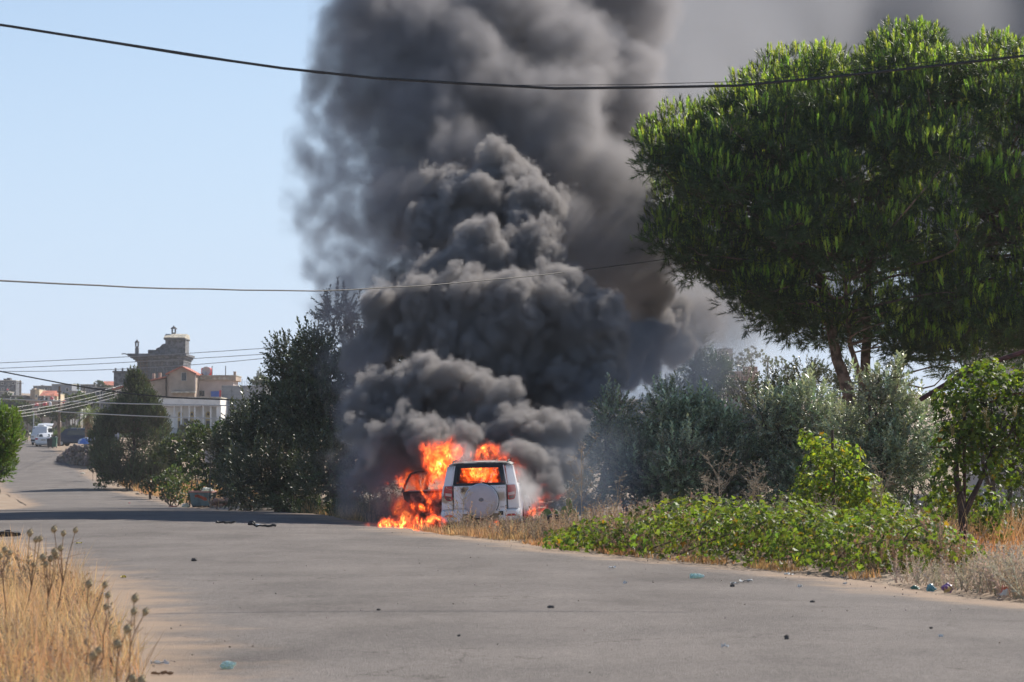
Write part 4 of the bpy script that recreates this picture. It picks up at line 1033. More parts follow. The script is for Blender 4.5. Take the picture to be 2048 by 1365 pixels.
# grey block building
b = Bld('block_building', 480, 408, 'unfinished grey cinder-block building with steel rods standing on its roof', 'building')
b.box('wall', 443.5, 530, 776, None, 0, 12, M_cinder)
b.box('ring_beam', 443, 531, 771.5, 776, -.04, 12.1, M_conc, .02)
for x in (478, 481, 483, 487, 491, 494): MB().tube([(b.X(x), .4 + rng.uniform(0, 1), b.Z(771.6)), (b.X(x) + .03, .5, b.Z(757 + rng.uniform(0, 6)))], .022, 4).build('steel_rod', M_iron, b.root)
b.box('column', 462, 465, 776.05, 850, -.03, .0, M_conc); b.box('column', 497, 500, 776.05, 850, -.03, .0, M_conc)
b.box('red_panel', 438.5, 442, 781, 800, -.3, .2, M_red)
# small tan block standing in the shrubs
b = Bld('sign_board', 420, 143, 'blank pale board on a thin post half hidden in the shrubs beside the road', 'sign')
b.box('board', 410, 431, 898, 926, 0, .04, M_pink, .01); b.box('post', 419.5, 421.5, 926.1, None, 0, .05, M_iron)

# ---- the small town up the slope
def house(x0, x1, yt, yb, d, m, label, wins=(), roof=None, depth=9, name='hillside_house', cap=M_slab, extras=()):
    b = Bld(name, (x0 + x1) / 2, d, label, 'house', 'houses on the far hillside'); b.box('wall', x0, x1, yt, None, 0, depth, m)
    if roof is None: b.box('roof_edge', x0 - .4, x1 + .4, yt - 1.1, yt, -.3, depth + .3, cap)
    elif roof == 'red':
        z = b.Z(yt); r0, r1 = b.X(x0) - .5, b.X(x1) + .5
        MB().prism([(-.6, z), (depth + .6, z), (depth / 2, z + 1.1)], r0, r1, 'x').build('roof', M_tile, b.root)
    for (a, c, e, f) in wins: b.window(a, c, e, f, -.01, fw=.1)
    for (a, c, e, f) in extras: b.box('roof_hut', a, c, e, f, 1, 4, m)
    return b
house(-14, 31, 762, 800, 760, M_stone, 'wide dark three-storey block on the skyline behind the small pine', [(2,6,766,769),(16,19,767,770),(24,28,765,769),(3,7,777,780),(14,18,777,780)], extras=[(11.5, 18, 756, 761), (5, 9, 757.5, 761)])
house(60, 78, 781, 800, 640, M_tan, 'cream and brown house with a lit end wall below the grey-blue block', [(70, 73, 790, 795)], extras=[(61, 67, 777, 780)])
house(69.5, 78, 780, 800, 638, M_cream, 'small cream box house catching the light', [(71, 73.4, 791, 795)])
house(66, 104, 773, 790, 900, M_stone, 'long low dark building on the skyline left of the grey-blue block', [(72,75,777,780),(84,88,777,780),(95,98,777,780)], extras=[(80, 84, 770.5, 772)])
house(103, 143, 769.5, 800, 780, M_greyblue, 'plain grey-blue block with one window, high on the skyline', [(132, 136, 777, 783)])
house(84, 101, 792, 806, 560, M_white, 'white house with a faded red tile roof', [(91, 94, 796, 802)], roof='red')
house(101, 114, 788, 806, 565, M_cream, 'small pale house beside the white one', [(104, 107, 793, 797)])
house(75, 88, 793, 808, 558, M_greyblue, 'low blue-grey arched shed beside the white house', [(80, 84, 798, 804)])
house(47, 116, 802.5, 850, 540, M_tan, 'long brown terrace wall house with dark openings, tanks on its roof', [(54, 64, 815, 818), (53, 64, 820, 827), (84, 90, 822, 826)])
house(112, 140, 808, 850, 545, M_stone2, 'brown stone building behind the wooden pole', [(120, 125, 815, 820)])
house(-30, 22, 800, 840, 600, M_stone, 'dark terraced stone house behind the small pine', [(2, 8, 806, 811)])
house(22, 50, 792, 820, 640, M_stone2, 'dusty brown house in the middle of the slope', [(28, 33, 799, 804), (38, 43, 799, 804)])
house(-20, 14, 784, 806, 680, M_conc, 'pale grey house above the small pine', [(3, 6, 789, 793)])
house(186, 226, 776, 850, 480, M_stone, 'dark stone building behind the palm tree', [(192, 199, 784, 796), (206, 213, 784, 796), (192, 199, 806, 818)])
house(160, 190, 770, 800, 820, M_stone2, 'low brown house on the skyline right of the grey-blue block', [(166, 170, 775, 779)])
house(206, 226, 771, 800, 700, M_tan, 'house with a red roof on the skyline beside the castle', roof='red')
house(138, 160, 783, 805, 720, M_conc, 'grey house below the skyline trees', [(144, 148, 788, 793)])
def tank(x, yt, yb, d, label, m=M_red, w=4.2):
    b = Bld('water_tank', x, d, label, 'water tank', 'water tanks on the rooftops'); s = b.p; z0, z1 = b.Z(yb), b.Z(yt); r = w / s; h = z1 - z0
    MB().lathe([(r, z0), (r, z0 + h * .7), (r * .8, z0 + h * .88), (r * .25, z1)], (0, 0, 0), n=14).build('tank', m, b.root, smooth=True)
    MB().box((-r, -r * .7, z0 - .45), (r, r * .7, z0 - .02)).build('stand', M_conc, b.root)
tank(72.5, 806, 812.5, 538, 'red water tank alone at the left of the terrace roof', w=3.8)
tank(89.5, 804.5, 812, 538, 'red water tank next to the white one')
tank(100.5, 804, 812, 538, 'tall white water tank on the terrace roof', M_whitep, 2.6)
tank(103, 794, 799.5, 556, 'small red tank against the pale house', w=3.4)
tank(128, 801, 808, 544, 'red water tank just right of the wooden pole', w=3.6)
tank(14.3, 778, 781, 676, 'tiny red tank on the pale grey house', w=2)

# trees and scrub on the slope: each crown a tree of its own
far_t = leaf_template(1, .5, .15)
far_specs = [(85,826,8,470,'round green tree left of the pair above the white van',.62),(104,823,13,455,'broad round green tree above the white van',.62),(20,808,12,560,'dark tree below the wide block',.5),(40,804,10,570,'dark tree in the middle of the slope',.5),
  (45,815,14,520,'large dim tree on the slope above the soldier',.55),(30,830,16,480,'dense low tree just above the small pine',.55),(55,835,12,460,'pale green tree right behind the road end',.8),(12,793,8,640,'tree against the pale grey house',.5),
  (145,832,10,440,'dark tree right of the wooden pole',.45),(160,800,16,430,'big leafy tree left of the palm crown',.75),(150,815,18,425,'lower part of the leafy trees beside the palm',.7),(185,800,12,432,'leafy tree behind the palm crown',.6),
  (198,769,8,690,'dark tree on the skyline left of the castle',.45),(212,775,7,690,'small dark tree beside the red-roofed house',.45),(235,800,22,440,'tree behind the conifer below the red roof',.6),(70,787,5,700,'small dark tree on the skyline',.5),
  (152,775,6,800,'bare-looking tree on the skyline',.6),(115,835,12,430,'shady tree behind the wooden pole',.45),(520,766,16,520,'hazy tree behind the block building',.6),(5,825,14,500,'tree at the end of the slope behind the small pine',.5),
  (70,845,10,440,'low tree at the road end by the lamp post',.7),(60,806,7,600,'small tree beside the terrace roof',.5),(128,795,7,600,'small tree above the red tank',.5)]
for x, y, r, d, lab, tb in far_specs:
    s = pxm(d); R0 = r / s; cs = []; rs = []
    c0 = np.array(at(x, y, d))
    for i in range(7):
        v = rng.normal(size=3); v /= np.linalg.norm(v); cs.append(c0 + v * R0 * .5 * np.array([1.2, 1.2, .7])); rs.append(R0 * rng.uniform(.4, .62))
    base = (c0[0], d, min(gz(c0[0], d), c0[2] - R0))
    tree('hillside_tree', base, [([base, tuple(c0)], R0 * .06 + .05, .05)], cs, rs, far_t, 7.0, .6, M_bushleaf, M_bark, lab, 'tree', 'trees on the far hillside', base_tint=(tb, tb, tb * .95), limbs=False)
# cypress on the right skyline
b0 = at(518, 760, 560); base = (b0.x, 560, gz(b0.x, 560)); cs = [np.array(at(518, y, 560)) for y in np.linspace(768, 738, 12)]; rs = [np.interp(i, [0, 6, 11], [.5, .42, .16]) for i in range(12)]
tree('cypress_tree', base, [([base, tuple(cs[6])], .12, .05)], cs, rs, far_t, 14, .3, M_cedar, M_bark, 'thin pointed cypress on the skyline above the block building', 'tree', squash=1.3, limbs=False)
# hazy things seen under the pine
b = Bld('distant_house', 1452, 420, 'small square distant house seen through haze under the pine', 'house'); b.box('wall', 1439, 1466, 699, None, 0, 6, M_pink); b.box('roof_edge', 1438.5, 1466.5, 697.5, 699, -.2, 6.2, M_conc); b.box('stair_hut', 1450, 1456, 695, 697.4, 1, 3, M_conc)
for x, y, r, lab, tb in [(1475, 722, 16, 'hazy tree beside the small distant house', .8), (1503, 715, 20, 'hazy tallest tree behind the clay block wall', .8), (1535, 722, 16, 'hazy tree at the edge of the pine shade', .8), (1570, 735, 20, 'hazy tree behind the pine trunks', .7), (1620,740,24,'dark tree behind the pine trunks',.6),(1680,750,26,'tree far behind the olive with upright shoots',.6),(1420,735,14,'hazy tree touching the dark shrubby tree',.7)]:
    d = 300; s = pxm(d); R0 = r / s; c0 = np.array(at(x, y, d)); cs = [c0 + rng.normal(size=3) * R0 * .45 for i in range(9)]; rs = [R0 * rng.uniform(.35, .55) for i in range(9)]
    base = (c0[0], d, gz(c0[0], d)); tree('hillside_tree', base, [([base, tuple(c0)], .14, .06)], cs, rs, far_t, 5, .32, M_bushleaf, M_bark, lab, 'tree', 'trees on the far hillside', base_tint=(tb, tb, tb), limbs=True)
b = Bld('clay_block_wall', 1492, 130, 'broken top of a pink hollow clay block wall above the olives', 'wall')
M_clay = mat('pink_clay_block', (.50, .30, .22), .9, var=.2, vscale=3)
bw, bh = 14 / b.p, 9 / b.p
MB().box((b.X(1455), 0, -.5), (b.X(1519), .25, b.Z(762))).build('lower_wall', M_conc, b.root)
for j in range(3):
    for i in range(4):
        if (j == 2 and i in (0, 1)): continue
        x0 = b.X(1457) + i * bw * 1.06 + (j % 2) * .1; z0 = b.Z(762) + .01 + j * bh * 1.05; w = bw; fr = .028
        m = MB()
        m.box((x0, 0, z0), (x0 + w, .22, z0 + fr)).box((x0, 0, z0 + bh - fr), (x0 + w, .22, z0 + bh))
        for q in range(4): xx = x0 + q * (w - fr) / 3; m.box((xx, 0, z0 + fr), (xx + fr, .22, z0 + bh - fr))
        m.box((x0, .12, z0 + fr), (x0 + w, .13, z0 + bh - fr)); m.build('brick', M_clay, b.root)
b = Bld('pink_house', 2010, 150, 'pale pink house wall showing between the pine and the pergola', 'house'); b.box('wall', 1975, 2120, 688, None, 0, 8, M_pink); b.box('roof_edge', 1972, 2122, 685, 687.8, -.3, 8.3, M_slab); b.window(2050, 2075, 705, 740, -.01)

# ---- poles, palm, heap of stones, wall
def pole(x, yt, yb, d, r, label, m=M_wood, arms=(), name='utility_pole', cat='utility pole'):
    X = at(x, yb, d).x; z0 = gz(X, d); zt = at(x, yt, d).z; root = empty(name, (X, d, z0)); tag(root, label, cat, 'poles along the road')
    MB().tube([(0, 0, -.4), (0, 0, (zt - z0) * .5), (.03, 0, zt - z0)], [r, r * .85, r * .65], 9).build('shaft', m, root, smooth=True)
    for (h, w) in arms: MB().box((-w / 2, -.05, (zt - z0) - h - .05), (w / 2, .05, (zt - z0) - h + .05)).build('crossarm', m, root)
    return root
pole(118, 773, 868, 305, .17, 'tall dark wooden pole standing right of the parked white sedan', arms=[(.6, .5)])
pole(67, 826, 855, 372, .10, 'short white lamp post just left of the open van', M_galv)
pole(84, 792, 832, 470, .14, 'slim pole between the red tanks', arms=[(.3, 1.2)])
pole(40, 761, 800, 640, .22, 'lone pole on the skyline beside the wide dark block', arms=[(.7, 1.6)])
pole(76, 812, 832, 480, .12, 'short dark pole under the leftmost red tank')
pole(168, 771, 800, 500, .12, 'thin pole rising from the leafy trees beside the palm')
pole(134, 790, 812, 520, .10, 'slim pole next to the red tank by the wooden pole')
# palm
d = 292; X = at(178, 870, d).x; base = (X, d, gz(X, d)); root = empty('palm_tree', base); tag(root, 'short palm with a shaggy trunk and drooping fronds beside the dark blue van', 'palm tree')
zt = at(178, 832, d).z - base[2]
tm = MB(); tm.tube([(0, 0, -.1), (0, 0, zt * .5), (0, 0, zt)], [.34, .42, .46], 10)
tm.build('trunk', mat('shaggy_palm_trunk', (.20, .13, .08), .95, var=.4, vscale=5, bump=1, bscale=12), root, smooth=True)
fm = mat('palm_fronds', (.085, .12, .04), .5, tint=True, trans=.3)
for k in range(34):
    a = k * 2.4; el = R(75 - 105 * (k / 34)); L = rng.uniform(1.5, 2.1); V = []; F = []; prev = None
    dir_ = Vector((math.cos(a) * math.cos(el), math.sin(a) * math.cos(el), math.sin(el))); p = Vector((0, 0, zt)); n = 9; pts = [p.copy()]
    for i in range(n): dir_ = (dir_ + Vector((0, 0, -.13))).normalized(); p = p + dir_ * L / n; pts.append(p.copy())
    side0 = Vector((-math.sin(a), math.cos(a), 0))
    for i in range(1, n + 1):
        q = pts[i]; t = i / n; w = .42 * math.sin(math.pi * min(1, t * .85 + .12)); fwd = (pts[i] - pts[i-1]).normalized()
        for sg in (-1, 1):
            for h_ in (0, .5):
                q2 = pts[i-1].lerp(pts[i], h_); k0 = len(V); e = q2 + side0 * sg * w + fwd * w * .7 + Vector((0, 0, -.12 - .1 * t))
                V += [tuple(q2), tuple(q2 + fwd * .06), tuple(e)]; F.append((k0, k0+1, k0+2))
    o = new_mesh('frond', V, F, fm, root); ca = o.data.color_attributes.new('tint', 'FLOAT_COLOR', 'POINT'); t = rng.uniform(.7, 1.4) * (1 if k < 26 else 1.0); c = (t, t, t, 1) if k < 27 else (2.2, 1.4, 1.2, 1)
    ca.data.foreach_set('color', np.tile(np.array(c, np.float32), len(V)))
# rock heap: stones are things one by one would be hundreds of few-pixel pieces
def rock_mesh(seed, n=1):
    r = np.random.default_rng(seed); bm = bmesh.new(); bmesh.ops.create_icosphere(bm, subdivisions=1, radius=1)
    for v in bm.verts: v.co = Vector(np.array(v.co) * (1 + r.uniform(-.28, .22)) * np.array([1.15, .95, .75]))
    V = [tuple(v.co) for v in bm.verts]; F = [tuple(q.index for q in f.verts) for f in bm.faces]; bm.free(); return V, F
rk = [rock_mesh(i) for i in range(4)]
M_rock = mat('basalt_rubble', (0.19, 0.155, 0.135), .95, tint=True, spec=.2)
def rock_heap(label, pts, sizes, tb=(1, 1, 1), name='rubble_heap'):
    P = np.array(pts); D = rng.normal(size=P.shape); V, F = rk[int(rng.integers(4))]
    o = scatter(name, V, F, P, D, np.array(sizes), M_rock, None, tints(len(P), .45, .08, tb)); tag(o, label, 'rubble', kind='stuff'); return o
pts = []; sz = []
for i in range(620):
    u = rng.uniform(); x = 118 + 84 * u; d = 268 - 14 * u + rng.uniform(-2.2, 2.2); p = at(x, 900, d); g = gz(p.x, d); hmax = np.interp(u, [0, .25, .7, 1], [.25, 1.5, 1.9, 1.6]); h = hmax * rng.uniform() * (1 - abs(rng.uniform(-1, 1)) * .3)
    pts.append((p.x, d, g + h)); sz.append(rng.uniform(.12, .34))
rock_heap('long heap of loose dark basalt stones beside the road', pts, sz)
pts = []; sz = []
for i in range(420):
    d = rng.uniform(120, 262); x = redge(d) + abs(rng.normal()) * 2.0 + .2; pts.append((x, d, gz(x, d) + .02)); sz.append(rng.uniform(.03, .12))
rock_heap('scattered stones along the far right verge', pts, sz, (1.2, 1.1, 1), 'loose_stones')
pts = []; sz = []
for i in range(150):
    x = rng.uniform(425, 470); d = rng.uniform(140, 150); p = at(x, 1000, d); pts.append((p.x, d, gz(p.x, d) + rng.uniform(0, .35))); sz.append(rng.uniform(.08, .22))
rock_heap('brown stones heaped right of the rusty dumpster', pts, sz, (1.3, 1.05, .9))
pts = []; sz = []
for i in range(500):
    if rng.uniform() < .55: d = rng.uniform(24, 60); x = redge(d) + rng.normal() * .45 - .1
    else: d = rng.uniform(18, 60); x = rng.uniform(ledge(d), redge(d))
    z = road_z(x, d) if x < redge(d) else gz(x, d); pts.append((x, d, z + .003)); sz.append(rng.uniform(.003, .010))
V, F = rk[0]; o = scatter('road_gravel', V, F, np.array(pts), rng.normal(size=(len(pts), 3)), np.array(sz), M_rock, None, tints(len(pts), .7, .1, (1.3, 1.3, 1.3))); tag(o, 'scattered dark grit and pebbles lying on the asphalt', 'gravel', kind='stuff')
b = Bld('tarpaulin', 172, 262, 'crumpled blue and white tarpaulin on top of the stone heap', 'tarpaulin')
m = MB(); zc = b.Z(882)
for k, (x, w, h) in enumerate([(0, .55, .32), (.35, .4, .22), (-.4, .35, .2)]): m.lathe([(w, zc - .3), (w * .95, zc - .05), (w * .6, zc + h * .7), (.05, zc + h)], (x, 0, 0), n=9)
m.build('sheet', mat('blue_tarp', (.10, .22, .60), .5, col2=(.6, .65, .7), vscale=1.4, mix_at=(.5, .6)), b.root, smooth=True)

# scrub covering the hillside below the houses: nobody could count it
P = []; D = []
for i in range(1100):
    d = rng.uniform(370, 1150); x = rng.uniform(-.215, .12) * d
    if ledge(min(d, 515)) - 2 < x < redge(min(d, 515)) + 2 and d < 515: continue
    if fbm(x, d, 40, 2, 2.0) < .42: continue
    r = rng.uniform(.7, 2.0); z = gz(x, d); v, u = in_unit_ball(26); q = v * r * (.55 + .45 * u[:, None]); q[:, 2] = np.abs(q[:, 2]) * .9
    P.append(q + np.array((x, d, z))); D.append(v + np.array((0, 0, .6)))
P = np.concatenate(P); D = np.concatenate(D)
o = scatter('hillside_scrub', far_t[0], far_t[1], P, D, rng.uniform(.7, 1.3, len(P)) * .9, M_bushleaf, None, tints(len(P), .4, .1, (.55, .58, .55))); tag(o, 'dark green scrub covering the far hillside between the houses', 'scrub', kind='stuff')
# ------------------------------------------------------------------ parked vehicles, soldier, dumpster far down the road
M_carwhite = mat('white_car_paint', (.72, .73, .74), .3, coat=.4)
M_glass = mat('dark_car_glass', (.03, .04, .045), .1)
M_tyre = mat('black_tyre', (.025, .025, .025), .9)
M_lens = mat('red_lamp_lens', (.45, .02, .03), .25)
M_navy = mat('dark_blue_paint', (.012, .025, .06), .4)
M_blackpl = mat('black_plastic', (.03, .03, .032), .6)
def wheel(root, x, y, z, r=.31, w=.2, rim=None):
    sg = 1 if x > 0 else -1
    t = MB().lathe([(r * .6, -w/2), (r * .95, -w/2), (r, -w/2 + .03), (r, w/2 - .03), (r * .95, w/2), (r * .6, w/2)], (0, 0, 0), 'x', 22).build('wheel', M_tyre, root, smooth=True); t.location = (x, y, z)
    MB().lathe([(r * .6, -.03), (r * .55, .0), (r * .2, .02), (.02, .03)], (sg * w/2 * .85, 0, 0), 'x', 16).build('rim', rim or M_galv, t, smooth=True)
def loft(sections, name, m, parent, bevel=0, smooth=True, close=True):
    """sections: list of (y, [(x,z) right-half points bottom to top]); mirrored to both sides"""
    V = []; F = []; n = None
    for y, half in sections:
        ring = [(x, y, z) for x, z in half] + [(-x, y, z) for x, z in reversed(half)]
        n = len(ring); V += ring
    for i in range(len(sections) - 1):
        for k in range(n): F.append((i*n+k, i*n+(k+1)%n, (i+1)*n+(k+1)%n, (i+1)*n+k))
    if close: F.append(tuple(range(n-1, -1, -1))); F.append(tuple((len(sections)-1)*n+k for k in range(n)))
    mb = MB().add(V, F); return mb.build(name, m, parent, smooth=smooth, bevel=bevel)
# white sedan, rear towards us
d = 300; X = at(86.5, 888, d).x; root = empty('sedan', (X, d, float(prof(d)) + .03), R(2)); tag(root, 'white four-door sedan parked with its tail towards us in front of the open van', 'car')
def sec(w, z0, z1, r=.1): return [(w * .86, z0), (w, z0 + .12), (w, z1 - r), (w * .93, z1 - .02), (w * .6, z1), (.05, z1 + .01)]
loft([(0, sec(.80, .30, .92)), (.06, sec(.86, .24, .99)), (.5, sec(.875, .2, 1.03)), (1.2, sec(.88, .2, .98)), (3.2, sec(.88, .2, .96)), (4.1, sec(.85, .22, .86)), (4.42, sec(.74, .3, .66))], 'body', M_carwhite, root)
loft([(.62, [(.70, .98), (.66, 1.0), (.05, 1.01)]), (1.25, [(.74, .97), (.60, 1.36), (.05, 1.40)]), (2.2, [(.74, .97), (.60, 1.43), (.05, 1.46)]), (2.9, [(.74, .96), (.60, 1.36), (.05, 1.38)]), (3.5, [(.72, .95), (.66, .97), (.05, .98)])], 'cabin', M_carwhite, root)
MB().add([(-.60, .665, 1.035), (.60, .665, 1.035), (.53, 1.17, 1.335), (-.53, 1.17, 1.335)], [(0, 1, 2, 3)]).build('rear_window', M_glass, root)
for sg in (-1, 1):
    MB().prism([(.95, 1.01), (3.2, 1.0), (2.75, 1.31), (1.35, 1.33)], sg * .745 - .01, sg * .70, 'x').build('side_window', M_glass, root)
    MB().prism([(sg*.84, .72), (sg*.56, .76), (sg*.54, .88), (sg*.80, .92), (sg*.86, .86)][::sg], -.012, .1).build('tail_light', M_lens, root, bevel=.01)
    MB().box((sg*.98-.07, 2.75, .98), (sg*.98+.07, 2.85, 1.10)).build('wing_mirror', M_carwhite, root, bevel=.02)
    for y in (.85, 3.5): wheel(root, sg * .78, y, .31)
MB().box((-.27, -.015, .66), (.27, .01, .77)).build('number_plate', M_slab, root)
MB().box((-.8, -.05, .36), (.8, .08, .52)).build('bumper', M_carwhite, root, bevel=.04)
# white minibus facing us with raised hood-like tailgate
d = 309; X = at(78, 886, d).x; root = empty('minibus', (X, d, float(prof(d)) + .03), R(2)); tag(root, 'white minibus behind the sedan with its rear hatch lifted above the roof', 'van')
loft([(0, sec(.84, .35, 1.15)), (.1, sec(.9, .28, 1.2)), (.6, sec(.92, .25, 1.3)), (4.8, sec(.92, .25, 1.3)), (5.0, sec(.9, .3, 1.25))], 'body', M_carwhite, root)
loft([(.28, [(.85, 1.25), (.80, 1.3), (.05, 1.32)]), (.75, [(.88, 1.28), (.76, 1.98), (.05, 2.06)]), (2.5, [(.88, 1.28), (.76, 2.06), (.05, 2.14)]), (4.95, [(.88, 1.28), (.76, 2.02), (.05, 2.08)])], 'cabin', M_carwhite, root)
MB().add([(-.74, .33, 1.35), (.74, .33, 1.35), (.68, .70, 1.92), (-.68, .70, 1.92)], [(0, 1, 2, 3)]).build('windscreen', M_glass, root)
for sg in (-1, 1):
    MB().box((sg*.885-.01, 1.1, 1.4), (sg*.885+.01, 4.4, 1.85)).build('side_window', M_glass, root)
    MB().box((sg*.70-.13, -.02, .82), (sg*.70+.13, .06, 1.0)).build('headlight', M_frame, root, bevel=.02)
    MB().box((sg*1.05-.09, .55, 1.38), (sg*1.05+.09, .62, 1.6)).build('wing_mirror', M_blackpl, root, bevel=.02)
    for y in (1.0, 4.0): wheel(root, sg * .80, y, .33)
loft([(4.9, [(.80, 2.12), (.78, 2.17), (.05, 2.2)]), (5.4, [(.84, 2.28), (.82, 2.34), (.05, 2.40)]), (6.0, [(.82, 2.34), (.78, 2.39), (.05, 2.45)])], 'rear_hatch', M_carwhite, root)
loft([(1.6, [(.35, 2.12), (.3, 2.2), (.05, 2.24)]), (3.0, [(.35, 2.12), (.3, 2.22), (.05, 2.26)])], 'roof_vent', M_carwhite, root)
MB().box((-.9, .02, .42), (.9, -.06, .62)).build('bumper', M_blackpl, root, bevel=.03)
# dark blue vans, side on
for x, d, sx, lab in [(153, 312, 1, 'dark blue van seen side-on behind the stone heap, nose towards the road'), (196, 330, 1, 'second dark blue van almost hidden behind the palm and conifer')]:
    X = at(x, 880, d).x; root = empty('van', (X, d, gz(X, d)), R(90 - 12)); tag(root, lab, 'van')
    L = 4.6
    loft([(-L/2, sec(.84, .35, 1.1)), (-L/2 + .15, sec(.9, .3, 1.15)), (0, sec(.9, .3, 1.2)), (L/2 - .5, sec(.9, .3, 1.15)), (L/2, sec(.84, .35, .95))], 'body', M_navy, root)
    loft([(-L/2 + .1, [(.86, 1.1), (.78, 1.92), (.05, 1.98)]), (.5, [(.86, 1.12), (.78, 1.96), (.05, 2.0)]), (L/2 - 1.3, [(.86, 1.12), (.74, 1.85), (.05, 1.9)]), (L/2 - .45, [(.82, 1.1), (.76, 1.14), (.05, 1.16)])], 'cabin', M_navy, root)
    for sg in (-1, 1):
        MB().prism([(-1.9, 1.2), (.85, 1.2), (.6, 1.7), (-1.9, 1.72)], sg * .86 - .012, sg * .82, 'x').build('side_window', M_glass, root)
        for y in (-1.4, 1.4): wheel(root, sg * .8, y, .32)
    MB().add([(-.72, L/2 - .52, 1.2), (.72, L/2 - .52, 1.2), (.68, L/2 - 1.22, 1.82), (-.68, L/2 - 1.22, 1.82)], [(0, 1, 2, 3)]).build('windscreen', M_glass, root)
    for sg in (-1, 1): MB().box((sg*.68-.12, L/2-.03, .72), (sg*.68+.12, L/2+.03, .88)).build('headlight', M_frame, root)
# bins beside the vehicles
d = 297
for x, m, lab, h in [(108, mat('green_plastic', (.02, .10, .06), .5), 'dark green wheeled bin at the verge right of the sedan', 1.05), (100.5, M_blackpl, 'dark drum standing beside the sedan', .9)]:
    X = at(x, 880, d).x; root = empty('waste_bin', (X, d, gz(X, d))); tag(root, lab, 'bin')
    MB().add([(-.25,-.3,.1),(.25,-.3,.1),(.25,.3,.1),(-.25,.3,.1),(-.31,-.37,h),(.31,-.37,h),(.31,.37,h),(-.31,.37,h)], [(0,3,2,1),(4,5,6,7),(0,1,5,4),(1,2,6,5),(2,3,7,6),(3,0,4,7)]).build('tub', m, root, bevel=.03)
    MB().box((-.34, -.4, h + .005), (.34, .4, h + .08)).build('lid', m, root, bevel=.02)
    for sg in (-1, 1): MB().lathe([(.1, -.03), (.1, .03)], (sg * .24, .25, .1), 'x', 12).build('wheel', M_tyre, root)
# dumpster
d = 146; X = at(405, 1015, d).x; z = gz(X, d); root = empty('dumpster', (X, d, z), R(-6)); tag(root, 'grey-green steel dumpster with a rust-red stain and pink rim, full of rubbish', 'dumpster')
M_dump = mat('scuffed_green_grey_paint', (.13, .18, .18), .7, var=.2, vscale=3); M_stain = mat('rust_red_paint', (.36, .08, .035), .8, var=.3, vscale=5); M_rim = mat('faded_pink_rim', (.42, .22, .18), .8)
w0, w1, h = .47, .58, .80
MB().add([(-w0,-.45,.08),(w0,-.45,.08),(w0,.45,.08),(-w0,.45,.08),(-w1,-.55,h),(w1,-.55,h),(w1,.55,h),(-w1,.55,h)], [(0,3,2,1),(0,1,5,4),(1,2,6,5),(2,3,7,6),(3,0,4,7)]).build('tub', M_dump, root)
for (a, b_) in (((-w1-.04,-.6,h-.05),(w1+.04,-.54,h+.03)), ((-w1-.04,.54,h-.05),(w1+.04,.6,h+.03)), ((-w1-.04,-.54,h-.05),(-w1+.02,.54,h+.03)), ((w1-.02,-.54,h-.05),(w1+.04,.54,h+.03))):
    MB().box(a, b_).build('rim', M_rim, root, bevel=.01)
st = [(-.30,.62),(-.12,.66),(.0,.60),(.12,.56),(.30,.50),(.36,.36),(.2,.34),(.08,.42),(-.08,.48),(-.18,.52),(-.28,.5)]
V = []
for (x_, z_) in st: t = (z_ - .08) / (h - .08); V.append((x_, -.45 - .10 * t - .006, z_))
new_mesh('rust_stain', V, [tuple(range(len(V)))], M_stain, root)
for sx in (-.4, .4): MB().box((sx - .05, -.4, 0), (sx + .05, .4, .079)).build('skid', M_iron, root)
for sg in (-1, 1): MB().tube([(sg * (w1 + .02), -.2, h - .12), (sg * (w1 + .12), -.2, h - .12), (sg * (w1 + .12), .2, h - .12), (sg * (w1 + .02), .2, h - .12)], .018, 6).build('handle', M_iron, root)
def bag(loc, r, m, label, name='rubbish_bag', cat='rubbish bag', sq=(1, .8, .6), seed=0):
    q = np.random.default_rng(seed); bm = bmesh.new(); bmesh.ops.create_icosphere(bm, subdivisions=3, radius=1)
    for v in bm.verts:
        n_ = mnoise.noise(Vector(v.co) * 1.6 + Vector((seed * 3.1, 0, 0))) * .45 + mnoise.noise(Vector(v.co) * 4 + Vector((seed, 5, 0))) * .22
        v.co = v.co * (1 + n_); v.co.x *= sq[0] * r; v.co.y *= sq[1] * r; v.co.z *= sq[2] * r; v.co.z = max(v.co.z, -r * sq[2] * .7)
    V = [tuple(v.co) for v in bm.verts]; F = [tuple(a.index for a in f.verts) for f in bm.faces]; bm.free()
    o = new_mesh(name, V, F, m, None, False, (loc[0], loc[1], loc[2] + r * sq[2] * .68)); tag(o, label, cat); return o
M_bagw = mat('white_plastic_bag', (.68, .68, .66), .4, trans=.3); M_bagb = mat('pale_blue_plastic', (.35, .58, .72), .3, trans=.35)
bag((X + .25, d, z + h - .1), .32, M_bagw, 'white bin bag bulging over the top of the dumpster', seed=3)
p = at(371, 1012, 146); bag((p.x, 146, gz(p.x, 146)), .2, M_bagw, 'white plastic bag on the ground at the left foot of the dumpster', seed=4)
p = at(345, 1010, 148); bag((p.x, 148, gz(p.x, 148)), .12, mat('orange_wrapper', (.6, .15, .07), .5), 'orange red wrapper lying left of the dumpster', 'litter', 'litter', (1.8, 1, .35), seed=5)
for x, y, r, lab, sd_ in [(165,948,.14,'white scrap of plastic on the verge below the stone heap',6),(143,917,.16,'white rubbish at the near end of the stone heap',7),(178,914,.2,'pale litter heap against the stones',8),(232,962,.34,'large white plastic sack under the conifer',9),(275,990,.1,'dark rag on the far verge',10),(259,1007,.05,'tiny red scrap on the far asphalt',11)]:
    X_, d_, z_ = px_ground(x, y); bag((X_, d_, z_), r, M_bagw if 'white' in lab or 'pale' in lab else (M_blackpl if 'dark' in lab else M_red), lab, 'litter', 'litter', (1.4, 1, .4), seed=sd_)
